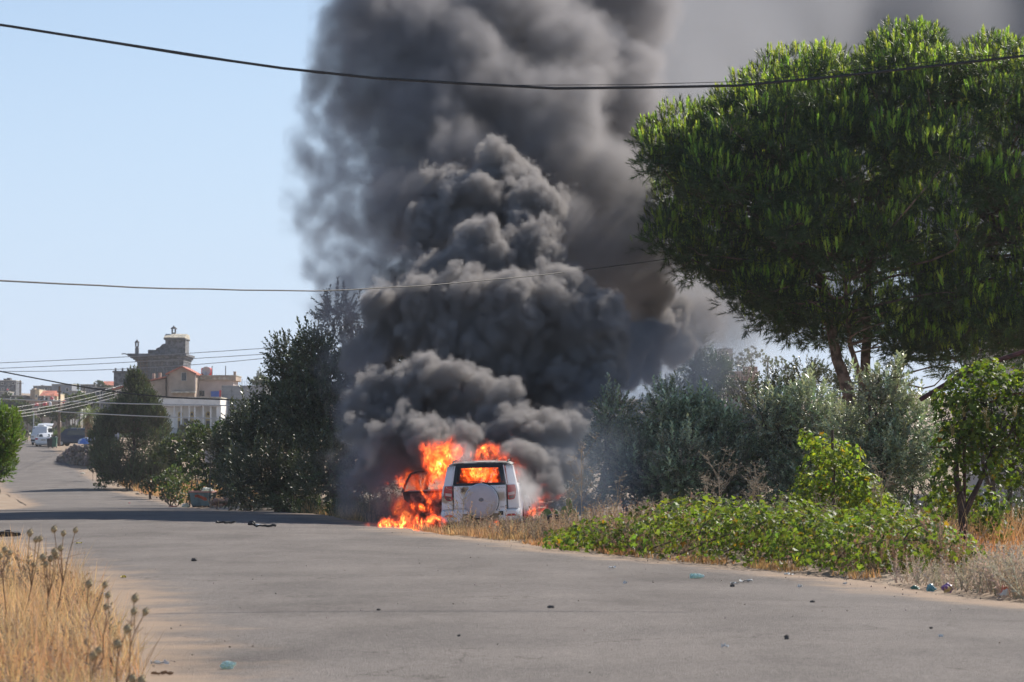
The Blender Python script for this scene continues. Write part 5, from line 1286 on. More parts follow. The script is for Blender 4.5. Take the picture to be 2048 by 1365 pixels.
# a soldier walking
def person(base, H, label, yaw=0.0):
    root = empty('person', base, yaw); tag(root, label, 'person')
    k = H / 1.78
    J = {'pel': (0,0,.95), 'wai': (0,.01,1.12), 'che': (0,.02,1.36), 'nek': (0,.0,1.50), 'hed': (0,-.01,1.64), 'top': (0,-.01,1.74),
         'shl': (-.18,.02,1.42), 'ell': (-.26,-.03,1.14), 'hal': (-.12,-.22,1.08), 'shr': (.18,.02,1.42), 'elr': (.27,-.02,1.14), 'har': (.10,-.24,1.14),
         'hil': (-.09,0,.90), 'knl': (-.12,-.10,.50), 'fol': (-.13,-.02,.08), 'tol': (-.14,-.17,.04), 'hir': (.09,0,.90), 'knr': (.11,.02,.50), 'fr_': (.12,.14,.10), 'tor': (.13,.0,.04)}
    E_ = [('pel','wai'),('wai','che'),('che','nek'),('nek','hed'),('hed','top'),('che','shl'),('shl','ell'),('ell','hal'),('che','shr'),('shr','elr'),('elr','har'),('pel','hil'),('hil','knl'),('knl','fol'),('fol','tol'),('pel','hir'),('hir','knr'),('knr','fr_'),('fr_','tor')]
    Rr = {'pel':.15,'wai':.14,'che':.17,'nek':.06,'hed':.095,'top':.07,'shl':.075,'ell':.05,'hal':.04,'shr':.075,'elr':.05,'har':.04,'hil':.095,'knl':.065,'fol':.05,'tol':.04,'hir':.095,'knr':.065,'fr_':.05,'tor':.04}
    ks = list(J); me = bpy.data.meshes.new('body'); me.from_pydata([tuple(c * k for c in J[a]) for a in ks], [(ks.index(a), ks.index(b_)) for a, b_ in E_], [])
    o = bpy.data.objects.new('body', me); COL.objects.link(o); o.parent = root
    sk = o.modifiers.new('skin', 'SKIN'); 
    for i, a in enumerate(ks): me.skin_vertices[0].data[i].radius = (Rr[a] * k, Rr[a] * k); me.skin_vertices[0].data[i].use_root = (a == 'pel')
    sb = o.modifiers.new('smooth', 'SUBSURF'); sb.levels = 2; sb.render_levels = 2
    me.materials.append(mat('khaki_uniform', (.30, .25, .17), .9, col2=(.16, .15, .10), vscale=9, mix_at=(.45, .55)))
    sk.use_smooth_shade = True
    MB().lathe([(.108, 1.62), (.112, 1.68), (.10, 1.75), (.05, 1.80)], (0, -.01, 0), n=14).build('hair', mat('dark_hair', (.02, .016, .014), .8), root, smooth=True)
    MB().lathe([(.02, 1.56), (.075, 1.58), (.088, 1.64), (.08, 1.69), (.03, 1.72)], (0, -.028, 0), n=12).build('face', mat('skin', (.32, .19, .13), .6), root, smooth=True)
    MB().box((-.17, -.17, 1.12), (.17, -.115, 1.36)).build('chest_rig', mat('dark_webbing', (.06, .06, .04), .9), root, bevel=.02)
    MB().box((-.02, -.30, 1.02), (.02, -.24, 1.09)).tube([(-.25, -.24, 1.0), (.28, -.28, 1.2)], .016, 6).build('rifle', M_iron, root)
X, d, z = px_ground(52.5, 883.5); X = at(52.5, 883, 330).x
person((X, 330, float(prof(330)) + .03), 1.72, 'soldier in khaki standing in the road beside the vans, holding a rifle across the chest', R(15))
# ------------------------------------------------------------------ the burning white car
CD = 62.0
cx = at(963, 1000, CD).x
suv = empty('burning_car', (cx, CD, -0.30)); suv.rotation_euler = (0, R(-1.6), R(-4))
tag(suv, 'burning white off-road car with a spare wheel on its tailgate and charred doors open', 'car')
def burnt_paint():
    m = bpy.data.materials.new('scorched_white_paint'); m.use_nodes = True; N = NT(m.node_tree); b = m.node_tree.nodes['Principled BSDF']
    pos = N.n.new('ShaderNodeTexCoord').outputs['Object']; s = N.sep(pos)
    nz = N.noise(pos, 3.0, 5.0, .6); fine = N.noise(pos, 14.0, 4.0, .6)
    # soot above the belt line, burnt patches on the tailgate, dirt low down
    soot = N.m('ADD', s[2], N.m('MULTIPLY', N.m('SUBTRACT', nz, .5), .35))
    f1 = N.m('MULTIPLY', N.mapr(soot, 1.46, 1.62, 0.0, .75), N.mapr(fine, .35, .55, .5, 1.0))
    def patch(c, r, k):
        d = N.v('DISTANCE', N.v('MULTIPLY', pos, (1, .3, 1)), (c[0], c[1] * .3, c[2]))
        return N.mapr(N.m('ADD', d, N.m('MULTIPLY', N.m('SUBTRACT', fine, .5), .13)), r * .35, r, k, 0.0)
    brown = N.m('MAXIMUM', N.m('MAXIMUM', patch((-.33, 0, 1.06), .15, .95), patch((.45, 0, .93), .16, .75)), N.m('MAXIMUM', patch((-.76, 0, .88), .13, .8), N.mapr(N.m('ADD', s[2], N.m('MULTIPLY', N.m('SUBTRACT', nz, .5), .3)), .30, .50, .75, 0.0)))
    core = N.m('MAXIMUM', patch((-.38, 0, 1.08), .07, .95), patch((-.78, 0, .95), .06, .8))
    def mix(f, a, bc):
        n = N.n.new('ShaderNodeMix'); n.data_type = 'RGBA'; N.l.new(f, n.inputs['Factor'])
        if isinstance(a, tuple): n.inputs[6].default_value = (*a, 1)
        else: N.l.new(a, n.inputs[6])
        n.inputs[7].default_value = (*bc, 1); return n.outputs[2]
    c = mix(N.mapr(nz, .4, .7, 0.0, .35), (.84, .86, .88), (.70, .70, .70))
    c = mix(brown, c, (.33, .22, .10)); c = mix(core, c, (.05, .035, .02)); c = mix(f1, c, (.10, .11, .11))
    N.l.new(c, b.inputs['Base Color']); b.inputs['Roughness'].default_value = .38; b.inputs['Coat Weight'].default_value = .2
    return m
M_paint = burnt_paint()
M_char = mat('charred_metal', (.030, .028, .027), .75, var=.4, vscale=9)
M_rubber = mat('black_window_rubber', (.02, .022, .024), .5)
M_cover = mat('silver_white_wheel_cover', (.50, .49, .53), .42, var=.05, vscale=5)
M_coverlip = mat('wheel_cover_lip', (.80, .80, .82), .35)
M_red2 = mat('red_tail_lens', (.42, .015, .03), .2, coat=.6); M_clear = mat('clear_tail_lens', (.55, .42, .42), .2, coat=.6)
# lower body
def half(w, z0, z1, fl=0.0): return [(.45, z0), (w - .10, z0 + .01), (w - .02 + fl, z0 + .10), (w + fl, z0 + .28), (w + fl * .6, z0 + .45), (w - .02, z1 - .12), (w - .05, z1 - .02), (w - .09, z1)]
loft([(.02, half(.80, .40, 1.20)), (.10, half(.835, .36, 1.205, .02)), (.45, half(.845, .34, 1.20, .035)), (1.2, half(.845, .34, 1.18)), (2.7, half(.845, .34, 1.14)), (3.3, half(.845, .36, 1.10, .02)), (3.85, half(.80, .38, 1.02)), (4.05, half(.70, .42, .92))], 'body', M_paint, suv, smooth=True)
# wheel arch lips + wheels
for sg in (-1, 1):
    for y in (.72, 3.3):
        wheel(suv, sg * .77, y, .33, .34, .22, M_char)
        arc = [(sg * (.865), y + math.cos(t) * .43, .34 + math.sin(t) * .43) for t in np.linspace(-.1, math.pi + .1, 14)]
        MB().tube(arc, .028, 6).build('wheel_arch', M_paint, suv, smooth=True)
# bumper: broad, wrapping round, with a step
bp_ = [(-.80, .52), (.80, .52), (.80, .30)]
loft([(-.13, [(.50, .40), (.74, .40), (.79, .46), (.80, .56), (.77, .61), (.1, .62)]), (-.04, [(.50, .35), (.80, .36), (.86, .44), (.87, .58), (.84, .65), (.1, .65)]), (.30, [(.50, .33), (.84, .34), (.885, .44), (.89, .60), (.865, .68), (.1, .66)]), (.44, [(.50, .34), (.84, .36), (.87, .46), (.87, .60), (.85, .68), (.1, .66)])], 'bumper', M_paint, suv, smooth=True)
# rear flanks either side of the tailgate
for sg in (-1, 1):
    pts = [(sg*.845, .66), (sg*.60, .66), (sg*.585, 1.19), (sg*.80, 1.19), (sg*.84, 1.0)]
    MB().prism(pts if sg > 0 else pts[::-1], -.05, .05).build('rear_quarter', M_paint, suv, bevel=.025, seg=3)
# tailgate with its window frame
tg = MB().prism([(-.57, .62), (-.55, .58), (.55, .58), (.57, .62), (.575, 1.165), (-.575, 1.165)], -.085, -.0)
tailgate = tg.build('tailgate', M_paint, suv, bevel=.02, seg=3)
g = MB(); 
for a, b_ in (((-.590, .57), (-.590, 1.19)), ((.590, .57), (.590, 1.19))): g.tube([(a[0], -.052, a[1]), (b_[0], -.052, b_[1])], .008, 5)
g.tube([(-.585, -.052, .568), (.585, -.052, .568)], .008, 5)
g.build('door_gap', M_rubber, tailgate)
def lean(z): return .0 + (z - 1.17) * .33        # the glass leans forward
def bar(p, q, w, m, name, parent=suv, dy=.05, off=0.0):
    """flat bar between two (x,z) points on the leaning plane of the rear window"""
    (x0, z0), (x1, z1) = p, q; dx, dz = x1 - x0, z1 - z0; L = math.hypot(dx, dz); nx, nz = -dz / L * w / 2, dx / L * w / 2
    c = [(x0 + nx, z0 + nz), (x1 + nx, z1 + nz), (x1 - nx, z1 - nz), (x0 - nx, z0 - nz)]
    V = [(x, lean(z) - .06 + off, z) for x, z in c] + [(x, lean(z) - .06 + off + dy, z) for x, z in c]
    return MB().add(V, [(0,1,2,3),(7,6,5,4),(0,4,5,1),(1,5,6,2),(2,6,7,3),(3,7,4,0)]).build(name, m, parent, bevel=.008)
bar((-.555, 1.19), (-.495, 1.60), .075, M_rubber, 'window_frame', tailgate); bar((.555, 1.19), (.475, 1.60), .05, M_rubber, 'window_frame', tailgate)
bar((-.52, 1.60), (.50, 1.60), .10, M_rubber, 'window_frame', tailgate); bar((-.56, 1.20), (.56, 1.20), .05, M_rubber, 'window_frame', tailgate)
bar((.50, 1.24), (.43, 1.56), .07, M_glass, 'window_remnant', tailgate, .01, .03); bar((-.49, 1.24), (-.44, 1.57), .07, M_char, 'window_remnant', tailgate, .01, .03)
bar((.588, 1.18), (.515, 1.60), .022, M_coverlip, 'window_trim', tailgate, .05, -.004); bar((-.60, 1.18), (-.545, 1.60), .022, M_coverlip, 'window_trim', tailgate, .05, -.004)
# D pillars, roof, other pillars
for sg in (-1, 1):
    V = []
    for (xo, xi, y0, y1, z) in [(.80, .615, -.03, .30, 1.17), (.715, .555, .105, .42, 1.60)]:
        V += [(sg*xi, y0 - .03, z), (sg*xo, y0 + .03, z), (sg*xo, y1, z), (sg*xi, y1, z)]
    MB().add(V, [(0,1,2,3),(7,6,5,4),(0,4,5,1),(1,5,6,2),(2,6,7,3),(3,7,4,0)]).build('rear_pillar', M_paint, suv, bevel=.02)
    for (y0, y1, w) in ((1.25, 1.30, .07), (2.35, 2.25, .08), (3.45, 2.75, .06)):
        MB().tube([(sg * .77, y0, 1.14), (sg * .67, y1, 1.61)], w / 2, 6).build('pillar', M_char, suv)
    MB().tube([(sg*.77, .3, 1.18), (sg*.775, 1.5, 1.17), (sg*.77, 3.45, 1.12)], .03, 6).build('window_sill', M_paint, suv)
    rr = MB().tube([(sg*.60, .25, 1.66), (sg*.60, .33, 1.70), (sg*.60, 2.1, 1.745), (sg*.60, 2.3, 1.68)], .018, 7); rr.build('roof_rail', M_char, suv, smooth=True)
loft([(.10, [(.66, 1.585), (.69, 1.615), (.60, 1.65), (.3, 1.668), (.05, 1.675)]), (.30, [(.67, 1.59), (.70, 1.625), (.62, 1.67), (.3, 1.69), (.05, 1.697)]), (1.5, [(.67, 1.60), (.70, 1.635), (.62, 1.69), (.3, 1.71), (.05, 1.716)]), (2.75, [(.64, 1.57), (.67, 1.60), (.58, 1.64), (.3, 1.66), (.05, 1.665)])], 'roof', mat('sooty_roof_paint', (.34, .35, .34), .6, col2=(.09, .09, .085), vscale=5, mix_at=(.42, .6)), suv)
# tail lights
for sg in (-1, 1):
    x0, x1 = .60, .775
    tl = MB().prism([(sg*x0, 1.17), (sg*(x1-.01), 1.17), (sg*(x1+.015), 1.07), (sg*x1, .93), (sg*(x1-.03), .86), (sg*(x0+.03), .84), (sg*x0, .86)][::sg], -.085, .02).build('tail_light', M_red2, suv, bevel=.014, seg=3)
    MB().prism([(sg*(x0+.02), 1.00), (sg*(x1-.02), 1.02), (sg*(x1-.02), .96), (sg*(x0+.02), .94)][::sg], -.089, -.086).build('clear_lens', M_clear, tl)
    MB().prism([(sg*(x0+.03), .925), (sg*(x1-.03), .94), (sg*(x1-.045), .875), (sg*(x0+.04), .865)][::sg], -.089, -.086).build('smoked_lens', mat('smoked_lens', (.10, .04, .035), .3), tl)
    MB().prism([(sg*.56, .49), (sg*.80, .50), (sg*.74, .545), (sg*.60, .54)][::sg], -.146, -.11).build('reflector', M_red2, suv, bevel=.006)
# spare wheel with hard cover and badge
sx, sz = .03, .835
cv = MB().lathe([(.355, -.085), (.362, -.10), (.365, -.20), (.352, -.245), (.325, -.268), (.22, -.276), (.10, -.279), (.02, -.280)], (sx, 0, sz), 'y', 48).build('spare_wheel_cover', M_cover, suv, smooth=True, angle=60)
MB().lathe([(.366, -.105), (.375, -.115), (.377, -.19), (.366, -.20)], (sx, 0, sz), 'y', 48).build('cover_rim', M_coverlip, cv, smooth=True)
MB().lathe([(.30, -.088), (.384, -.092), (.386, -.108), (.372, -.112)], (sx, 0, sz - .004), 'y', 48).build('cover_shadow_ring', M_rubber, cv, smooth=True)  # dark ring paints the shadow between cover and tailgate
M_badge = mat('badge_backing', (.10, .11, .15), .3, metal=.3); M_chrome = mat('chrome_trim', (.55, .56, .60), .25, metal=.8)
ov = MB(); n = 24; ov.prism([(sx + .01 + .056 * math.cos(t), sz + .025 + .042 * math.sin(t)) for t in np.linspace(0, 2 * math.pi, n, endpoint=False)], -.292, -.27)
bd = ov.build('badge', M_badge, cv, bevel=.004)
ring = [(sx + .01 + .054 * math.cos(t), -.294, sz + .025 + .040 * math.sin(t)) for t in np.linspace(0, 2 * math.pi, 25)]
MB().tube(ring, .005, 6).build('badge_ring', M_chrome, bd, smooth=True)
MB().tube([(sx - .02, -.295, sz + .005), (sx - .02, -.295, sz + .042), (sx + .02, -.295, sz + .042), (sx + .038, -.295, sz + .022), (sx + .005, -.295, sz + .008), (sx + .04, -.295, sz + .004)], .005, 5).build('badge_emblem', M_chrome, bd, smooth=True)
# lettering on the tailgate
def lettering(txt, x, z, size, m, parent, y=-.0885, name='lettering'):
    cu = bpy.data.curves.new(name, 'FONT'); cu.body = txt; cu.size = size; cu.extrude = .0025; cu.align_x = 'CENTER'; cu.materials.append(m); cu.space_character = 1.1
    tmp = bpy.data.objects.new(name, cu); me = bpy.data.meshes.new_from_object(tmp); bpy.data.objects.remove(tmp); o = bpy.data.objects.new(name, me); COL.objects.link(o); o.parent = parent; o.location = (x, y, z); o.rotation_euler = (R(90), 0, 0); return o
lettering('TERIOS', .455, 1.095, .058, M_chrome, tailgate); lettering('DAIHATSU', -.43, .655, .050, M_badge, tailgate); lettering('4WD', .48, .68, .036, M_badge, tailgate)
# number plate recess, wiper, latch, exhaust
M_dirty = mat('mud_brown_plate', (.33, .26, .17), .8, var=.25, vscale=12)
MB().box((-.38, -.150, .40), (.40, -.125, .56)).build('plate_recess', M_dirty, suv, bevel=.01)
MB().box((-.20, -.156, .43), (.22, -.151, .52)).build('number_plate', M_char, suv)
MB().tube([(.18, -.10, 1.20), (.05, -.075, 1.245), (-.22, -.06, 1.25)], .010, 6).build('rear_wiper', M_rubber, suv)
MB().box((.40, -.155, .52), (.50, -.10, .60)).build('tow_hook_cover', M_char, suv)
MB().tube([(-.5, -.10, .30), (-.5, .3, .30)], .03, 8).build('exhaust_pipe', M_char, suv)
# burnt inside
for x in (-.40, .40):
    s_ = MB(); s_.prism([(1.05, .75), (1.15, 1.38), (1.22, 1.38), (1.25, .75)], x - .22, x + .22, 'x'); s_.box((x - .12, 1.12, 1.38), (x + .12, 1.2, 1.52)); s_.build('charred_seat', M_char, suv, bevel=.03)
# open doors. hinge frames
def door(name, hinge, ang, Lx, z0, z1, ztop, arch, mat_in, label):
    """local x runs from the hinge to the free edge"""
    root = bpy.data.objects.new(name, None); COL.objects.link(root); root.parent = suv; root.location = hinge; root.rotation_euler = (0, 0, ang); root['label'] = label
    out = [(0, z0)]
    if arch: out += [(Lx * .42, z0), (Lx * .58, z0 + .05), (Lx * .74, z0 + .22), (Lx * .88, z0 + .40), (Lx * 1.0, z0 + .52), (Lx * 1.03, z0 + .70)]
    else: out += [(Lx, z0), (Lx * 1.02, z0 + .6)]
    out += [(Lx * 1.0, z1), (0, z1)]
    MB().prism(out, -.045, 0).build('outer_skin', M_char, root, bevel=.012)
    inn = [(Lx * .08, z0 + .06), (Lx * .44, z0 + .07), (Lx * .62, z0 + .20), (Lx * .78, z0 + .42), (Lx * .86, z0 + .55), (Lx * .86, z1 - .05), (Lx * .08, z1 - .04)]
    MB().prism(inn, .002, .035).build('inner_panel', mat_in, root, bevel=.01)
    for (cx_, cz_, rx, rz) in [(Lx*.70, z1-.17, .085, .055), (Lx*.20, z0+.22, .07, .08), (Lx*.50, z0+.30, .13, .10), (Lx*.22, z0+.42, .05, .05), (Lx*.40, z1-.14, .04, .03)]:
        MB().prism([(cx_ + rx * math.cos(t), cz_ + rz * math.sin(t)) for t in np.linspace(0, 2*math.pi, 14, endpoint=False)], .0355, .040).build('panel_hole', M_char, root)
    fr = [(Lx*1.02, .02, z1 - .02), (Lx*.98, .02, z1 + .14), (Lx*.84, .02, ztop - .06), (Lx*.70, .02, ztop), (Lx*.3, .02, ztop + .03), (.02, .02, ztop + .03), (0, .02, z1 - .05)]
    MB().tube(fr, .026, 7).build('window_frame', M_char, root, smooth=True)
    MB().tube([(Lx*.9, .045, z1 + .01), (.05, .045, z1 + .02)], .014, 5).build('sill_trim', M_galv, root)
    return root
M_doorin = mat('scorched_door_lining', (.33, .24, .20), .8, col2=(.06, .035, .03), vscale=7, mix_at=(.38, .62), detail=6)
door('rear_door', (-.83, 2.30, .0), R(180 - 8), 1.12, .36, 1.05, 1.50, True, M_doorin, 'charred rear door swung wide open')
door('front_door', (-.83, 3.30, .0), R(180 - 10), 1.22, .36, 1.05, 1.50, False, M_char, 'front door swung open behind the rear door')

# ------------------------------------------------------------------ flames
def flame_mat(name, k=14.0, dens=3.0, hot=.55):
    m = bpy.data.materials.new(name); m.use_nodes = True; n = m.node_tree.nodes; n.clear(); N = NT(m.node_tree)
    o = n.new('ShaderNodeOutputMaterial'); pv = n.new('ShaderNodeVolumePrincipled')
    a = n.new('ShaderNodeAttribute'); a.attribute_name = 'density'
    cr = n.new('ShaderNodeValToRGB'); e = cr.color_ramp; e.elements[0].position = 0.0; e.elements[0].color = (.40, .02, .002, 1); e.elements[1].position = 1.0; e.elements[1].color = (1.0, .72, .30, 1)
    q = e.elements.new(.35); q.color = (1.0, .09, .010, 1); q = e.elements.new(hot); q.color = (1.0, .22, .03, 1); q = e.elements.new(.85); q.color = (1, .42, .07, 1)
    N.l.new(a.outputs['Fac'], cr.inputs[0]); N.l.new(cr.outputs[0], pv.inputs['Emission Color'])
    N.l.new(N.m('MULTIPLY', N.m('POWER', a.outputs['Fac'], 1.9), k), pv.inputs['Emission Strength'])
    pv.inputs['Color'].default_value = (.25, .18, .15, 1); pv.inputs['Density Attribute'].default_value = ''
    N.l.new(N.m('MULTIPLY', a.outputs['Fac'], dens), pv.inputs['Density']); N.l.new(pv.outputs[0], o.inputs['Volume'])
    return m
def flames(name, blobs, label, k=16., dens=3.0, voxel=.024, ridge=(7.5, 1.0), flat=1.9, bias=.0, soft=.22, hot=.55, warpamp=.35):
    M = flame_mat('flame_glow', k, dens, hot)
    # ragged tongues: sheets where the noise passes through its middle value
    lo = np.min([np.array(c) - r - .25 for c, r, q in blobs], axis=0); hi = np.max([np.array(c) + r + .35 for c, r, q in blobs], axis=0)
    g = bpy.data.node_groups.new(name + '_field', 'GeometryNodeTree'); g.interface.new_socket('Geometry', in_out='OUTPUT', socket_type='NodeSocketGeometry')
    g.interface.new_socket('Geometry', in_out='INPUT', socket_type='NodeSocketGeometry')
    N = NT(g); out = N.n.new('NodeGroupOutput'); pos = N.n.new('GeometryNodeInputPosition').outputs[0]
    q = N.v('MULTIPLY', pos, (1, 1, .55))
    w = N.v('SCALE', N.v('SUBTRACT', N.noise(q, 2.2, 2.0, .5, out=1), (.5, .5, .5)), scale=warpamp * 1.6)
    w2 = N.v('SCALE', N.v('SUBTRACT', N.noise(q, 7.0, 2.0, .5, out=1), (.5, .5, .5)), scale=.14)
    p = N.v('ADD', N.v('ADD', pos, w), w2); sdf = None
    for c, r, _ in blobs:
        d = N.m('SUBTRACT', N.v('LENGTH', N.v('MULTIPLY', N.v('SUBTRACT', p, tuple(c)), (1, flat, 1))), r); sdf = d if sdf is None else N.m('SMOOTH_MIN', sdf, d, .10)
    body = N.mapr(sdf, soft * .6 + bias, -soft + bias, 0.0, 1.0)
    pq = N.v('MULTIPLY', p, (1, 1, .55))
    rd = N.m('ABSOLUTE', N.m('SUBTRACT', N.noise(pq, ridge[0], 3.0, .55), .5)); rd = N.mapr(rd, 0.0, .12, 1.0, .05)
    r2 = N.m('ABSOLUTE', N.m('SUBTRACT', N.noise(pq, ridge[0] * 2.4, 2.0, .5, w=4.0), .5)); r2 = N.mapr(r2, 0.0, .16, 1.15, .30)
    big = N.mapr(N.noise(pq, 1.6, 2.0, .5, w=9.0), .35, .62, .45, 1.1)
    den = N.m('MULTIPLY', body, N.m('MULTIPLY', N.m('MULTIPLY', rd, r2), big))
    vc = N.n.new('GeometryNodeVolumeCube'); N.l.new(den, vc.inputs['Density']); vc.inputs['Min'].default_value = tuple(lo); vc.inputs['Max'].default_value = tuple(hi)
    res = np.maximum(8, np.ceil((hi - lo) / voxel)).astype(int)
    for i, a in enumerate('XYZ'): vc.inputs['Resolution ' + a].default_value = int(res[i])
    sm = N.n.new('GeometryNodeSetMaterial'); sm.inputs['Material'].default_value = M; N.l.new(vc.outputs[0], sm.inputs[0]); N.l.new(sm.outputs[0], out.inputs[0])
    me = bpy.data.meshes.new(name); me.from_pydata([tuple(lo), tuple(hi)], [(0, 1)], []); me.materials.append(M)
    o = bpy.data.objects.new(name, me); COL.objects.link(o); md = o.modifiers.new('density', 'NODES'); md.node_group = g
    tag(o, label, 'fire', 'flames of the burning car', kind='stuff'); print('flames', name, res, int(np.prod(res)))
    return o
flames('flames', B([(862,905,63.2,26,1),(885,905,63.2,28,1),(905,908,63.2,22,1),(858,918,63.2,20,1),(882,935,63.0,26,1),(870,960,62.9,19,1),(893,955,62.8,20,1),(870,990,62.8,15,1),(866,1020,62.6,13,1),(860,1042,62.5,13,1),(900,935,62.9,17,1),(882,975,62.8,14,1),(895,890,63.4,17,1)]),
   'tall column of flame pouring out of the side between the open door and the roof', k=115, dens=20, voxel=.022)
flames('flames', B([(930,950,62.9,15,1),(955,946,62.9,17,1),(985,948,62.9,18,1),(940,962,62.8,12,1),(970,962,62.8,14,1),(1002,952,63.0,13,1),(960,940,63.6,24,1),(900,960,63.8,14,1),(930,945,64,20,1),(1000,945,64,20,1)]),
   'fire filling the cabin, seen through the missing rear window', k=90, dens=18, hot=.5, voxel=.022)
flames('flames', B([(960,912,63.0,13,1),(978,903,63.0,18,1),(993,913,62.9,13,1),(945,916,63.0,9,1),(1010,922,62.7,15,1),(1024,935,62.7,15,1),(1034,952,62.8,13,1),(1022,952,62.8,11,1),(1036,925,63.0,11,1)]),
   'flames licking over the roof and down the right pillar', k=58, dens=10)
flames('flames', B([(735,1050,60.6,4,1),(750,1051,60.6,8,1),(765,1052,60.3,10,1),(785,1048,60.2,13,1),(805,1046,60.0,15,1),(825,1050,59.8,15,1),(850,1046,59.8,17,1),(870,1048,59.8,12,1),(838,1056,59.5,10,1),(780,1048,61.2,12,1),(815,1038,60.2,9,1),(845,1036,59.8,9,1),(795,1056,59.6,9,1)]),
   'low fire running along the road below the open door', k=150, dens=18, soft=.12, hot=.4, voxel=.020)
flames('flames', B([(800,1015,64.8,19,1),(818,1030,64.8,19,1),(795,998,65.0,13,1),(832,1000,64.9,16,1),(842,970,64.9,18,1),(852,955,64.9,17,1),(815,960,65.1,15,1),(830,985,65,18,1)]),
   'deep red fire glowing behind and under the open door', k=30, dens=22, hot=.75)
flames('flames', B([(797,963,63.6,9,1),(806,972,63.6,8,1),(791,955,63.6,5,1),(850,1000,63.2,8,1),(835,1020,63.2,10,1),(853,1016,63.2,10,1),(815,940,63.8,4,1),(773,970,64.6,5,1),(845,985,63.2,7,1)]),
   'small flames clinging to the charred door', k=110, dens=14, voxel=.022, soft=.1)
flames('flames', B([(1075,1018,62.6,18,1),(1085,998,62.6,15,1),(1066,1030,62.5,14,1),(1093,1025,62.6,14,1),(1084,980,62.7,8,1),(1110,995,63,5,1),(1125,990,63,5,1)]),
   'broad orange flame burning on the ground to the right of the car', k=48, dens=8)
flames('flames', B([(985,1051,60.8,8,1),(998,1054,60.8,8,1),(973,1050,60.8,5,1)]), 'little flame flickering under the rear bumper', k=50, dens=6, voxel=.020, soft=.1)
def DB(lst):
    # the plume leans away from the camera as it climbs
    return B([(x, y, d + (max(0, 900 - y) / 350.0 * 4.5 if d < 82 else 0), r, k) for x, y, d, r, k in lst])
M_dense = smoke_mat('dense_black_smoke', 7.5, (0.455, 0.435, 0.43), 0.1)
dense = DB([
 (760,935,65,38,1),(735,880,65.5,36,1),(800,880,65,52,1),(850,895,64.5,34,1),(900,880,64.6,30,1),
 (790,790,66,60,1),(850,790,65.5,66,1),(925,800,65.5,60,1),(1000,850,65,46,1),(1035,880,64.8,44,1),(1062,930,63.6,38,1),(1015,815,65,34,1),(1040,910,63.4,30,1),
 (1078,965,63.4,24,1),(1110,890,65,44,1),(1130,850,65.5,28,1),(1128,930,64.6,30,1),(950,880,64.3,36,1),(745,830,66,40,1),
 (740,690,68,40,1),(790,625,67.5,66,1),(870,630,67,80,1),(960,640,67,90,1),(1060,650,67,95,1),(1000,730,68,100,1),(900,720,68,80,1),
 (1130,600,67,55,1),(1160,680,67.5,95,1),(1110,760,68,60,1),(1245,690,72,76,1),(1280,610,77,66,1),(1325,665,80,52,1),(1180,760,68,46,1),
 (880,560,68,62,1),(960,540,68,80,1),(1050,530,68.5,80,1),(800,560,69,34,1),
 (870,465,69,52,1),(950,430,69,76,1),(1010,355,69,58,1),(1060,430,68.5,68,1),(900,385,69.5,46,1)])
_dmid = float(at(0, 745, 70).z)
LN = [('v',1.0,0.75,None),('v',2.5,0.38,None),('v',5.6,0.24,None),('n',9.0,0.34,3.0)]
low = [b for b in dense if b[0].z <= _dmid]; high = [b for b in dense if b[0].z > _dmid]
volume_object('black_smoke', low, 0.05, M_dense, [(0.5,0.55,1.0),(1.6,0.28,2.0),(4.5,0.10,2.0)], LN, 0.18, 0.35,
  'dense black smoke boiling up directly around and above the burning white car', 'smoke', bias=0.22, wisp=(2.2, .30, .52, 4.0), wmin=.25)
volume_object('black_smoke', high, 0.06, M_dense, [(0.5,0.55,1.0),(1.6,0.28,2.0),(4.5,0.10,2.0)], LN, 0.18, 0.35,
  'dark pyramid-shaped billows of smoke rising behind the lower black cable', 'smoke', bias=0.24, wisp=(2.2, .30, .52, 4.0), wmin=.25)
M_up = smoke_mat('rolling_grey_smoke', 1.9, (0.46, 0.445, 0.455), 0.15)
upper = DB([
 (715,50,72,66,1),(700,150,72,50,1),(770,190,72,85,1),(850,120,72,100,1),(830,260,71.5,85,1),(960,60,73,110,1),(950,210,72.5,115,1),(890,340,71.5,80,1),
 (1080,120,74,120,1),(1080,280,73,120,1),(1160,400,74,110,1),(1210,220,80,110,1),(1000,-60,75,130,1),(820,-40,73,100,1),(1190,20,80,130,1),(1120,520,72,80,1),(1250,520,73,70,1),
 (820,430,70.5,56,1),(1375,640,81,42,1)])
volume_object('rolling_smoke', upper, 0.095, M_up, [(0.3,1.0,2.0),(1.0,0.5,3.0)],
  [('v',0.55,1.0,None),('v',1.4,0.6,None),('n',3.0,0.8,3.0)], 0.9, 0.5,
  'tall plume of grey brown smoke rolling up above the dense black smoke', 'smoke', bias=0.35, wisp=(1.1, .32, .56, 5.0), wmin=.18)
M_wisp = smoke_mat('ragged_smoke_wisps', 1.1, (0.50, 0.49, 0.52), 0.1)
wisps = DB([(660,310,72,58,1),(690,400,71.5,62,1),(740,470,71,55,1),(680,545,70,48,1),(700,610,69.5,46,1),(770,400,71.5,60,1),(650,250,72,36,1),(760,540,70,50,1),(720,330,72,60,1),(640,420,72,36,1),
  (730,960,64.4,34,1),(760,1000,64.2,24,1),(712,850,66.5,24,1),(720,745,67.5,28,1),(785,985,64.3,22,1)])
volume_object('smoke_wisps', wisps, 0.08, M_wisp, [(0.4,0.9,2.0),(1.3,0.5,3.0)], [('v',1.1,0.7,None),('n',2.5,1.1,4.0)], 0.75, 0.5,
  'ragged thin wisps of smoke along the left side of the plume', 'smoke', bias=0.28, wisp=(1.6, .40, .60, 5.0), wmin=.0)
M_blue = smoke_mat('thin_blue_smoke', 0.16, (0.55, 0.63, 0.75), 0.0)
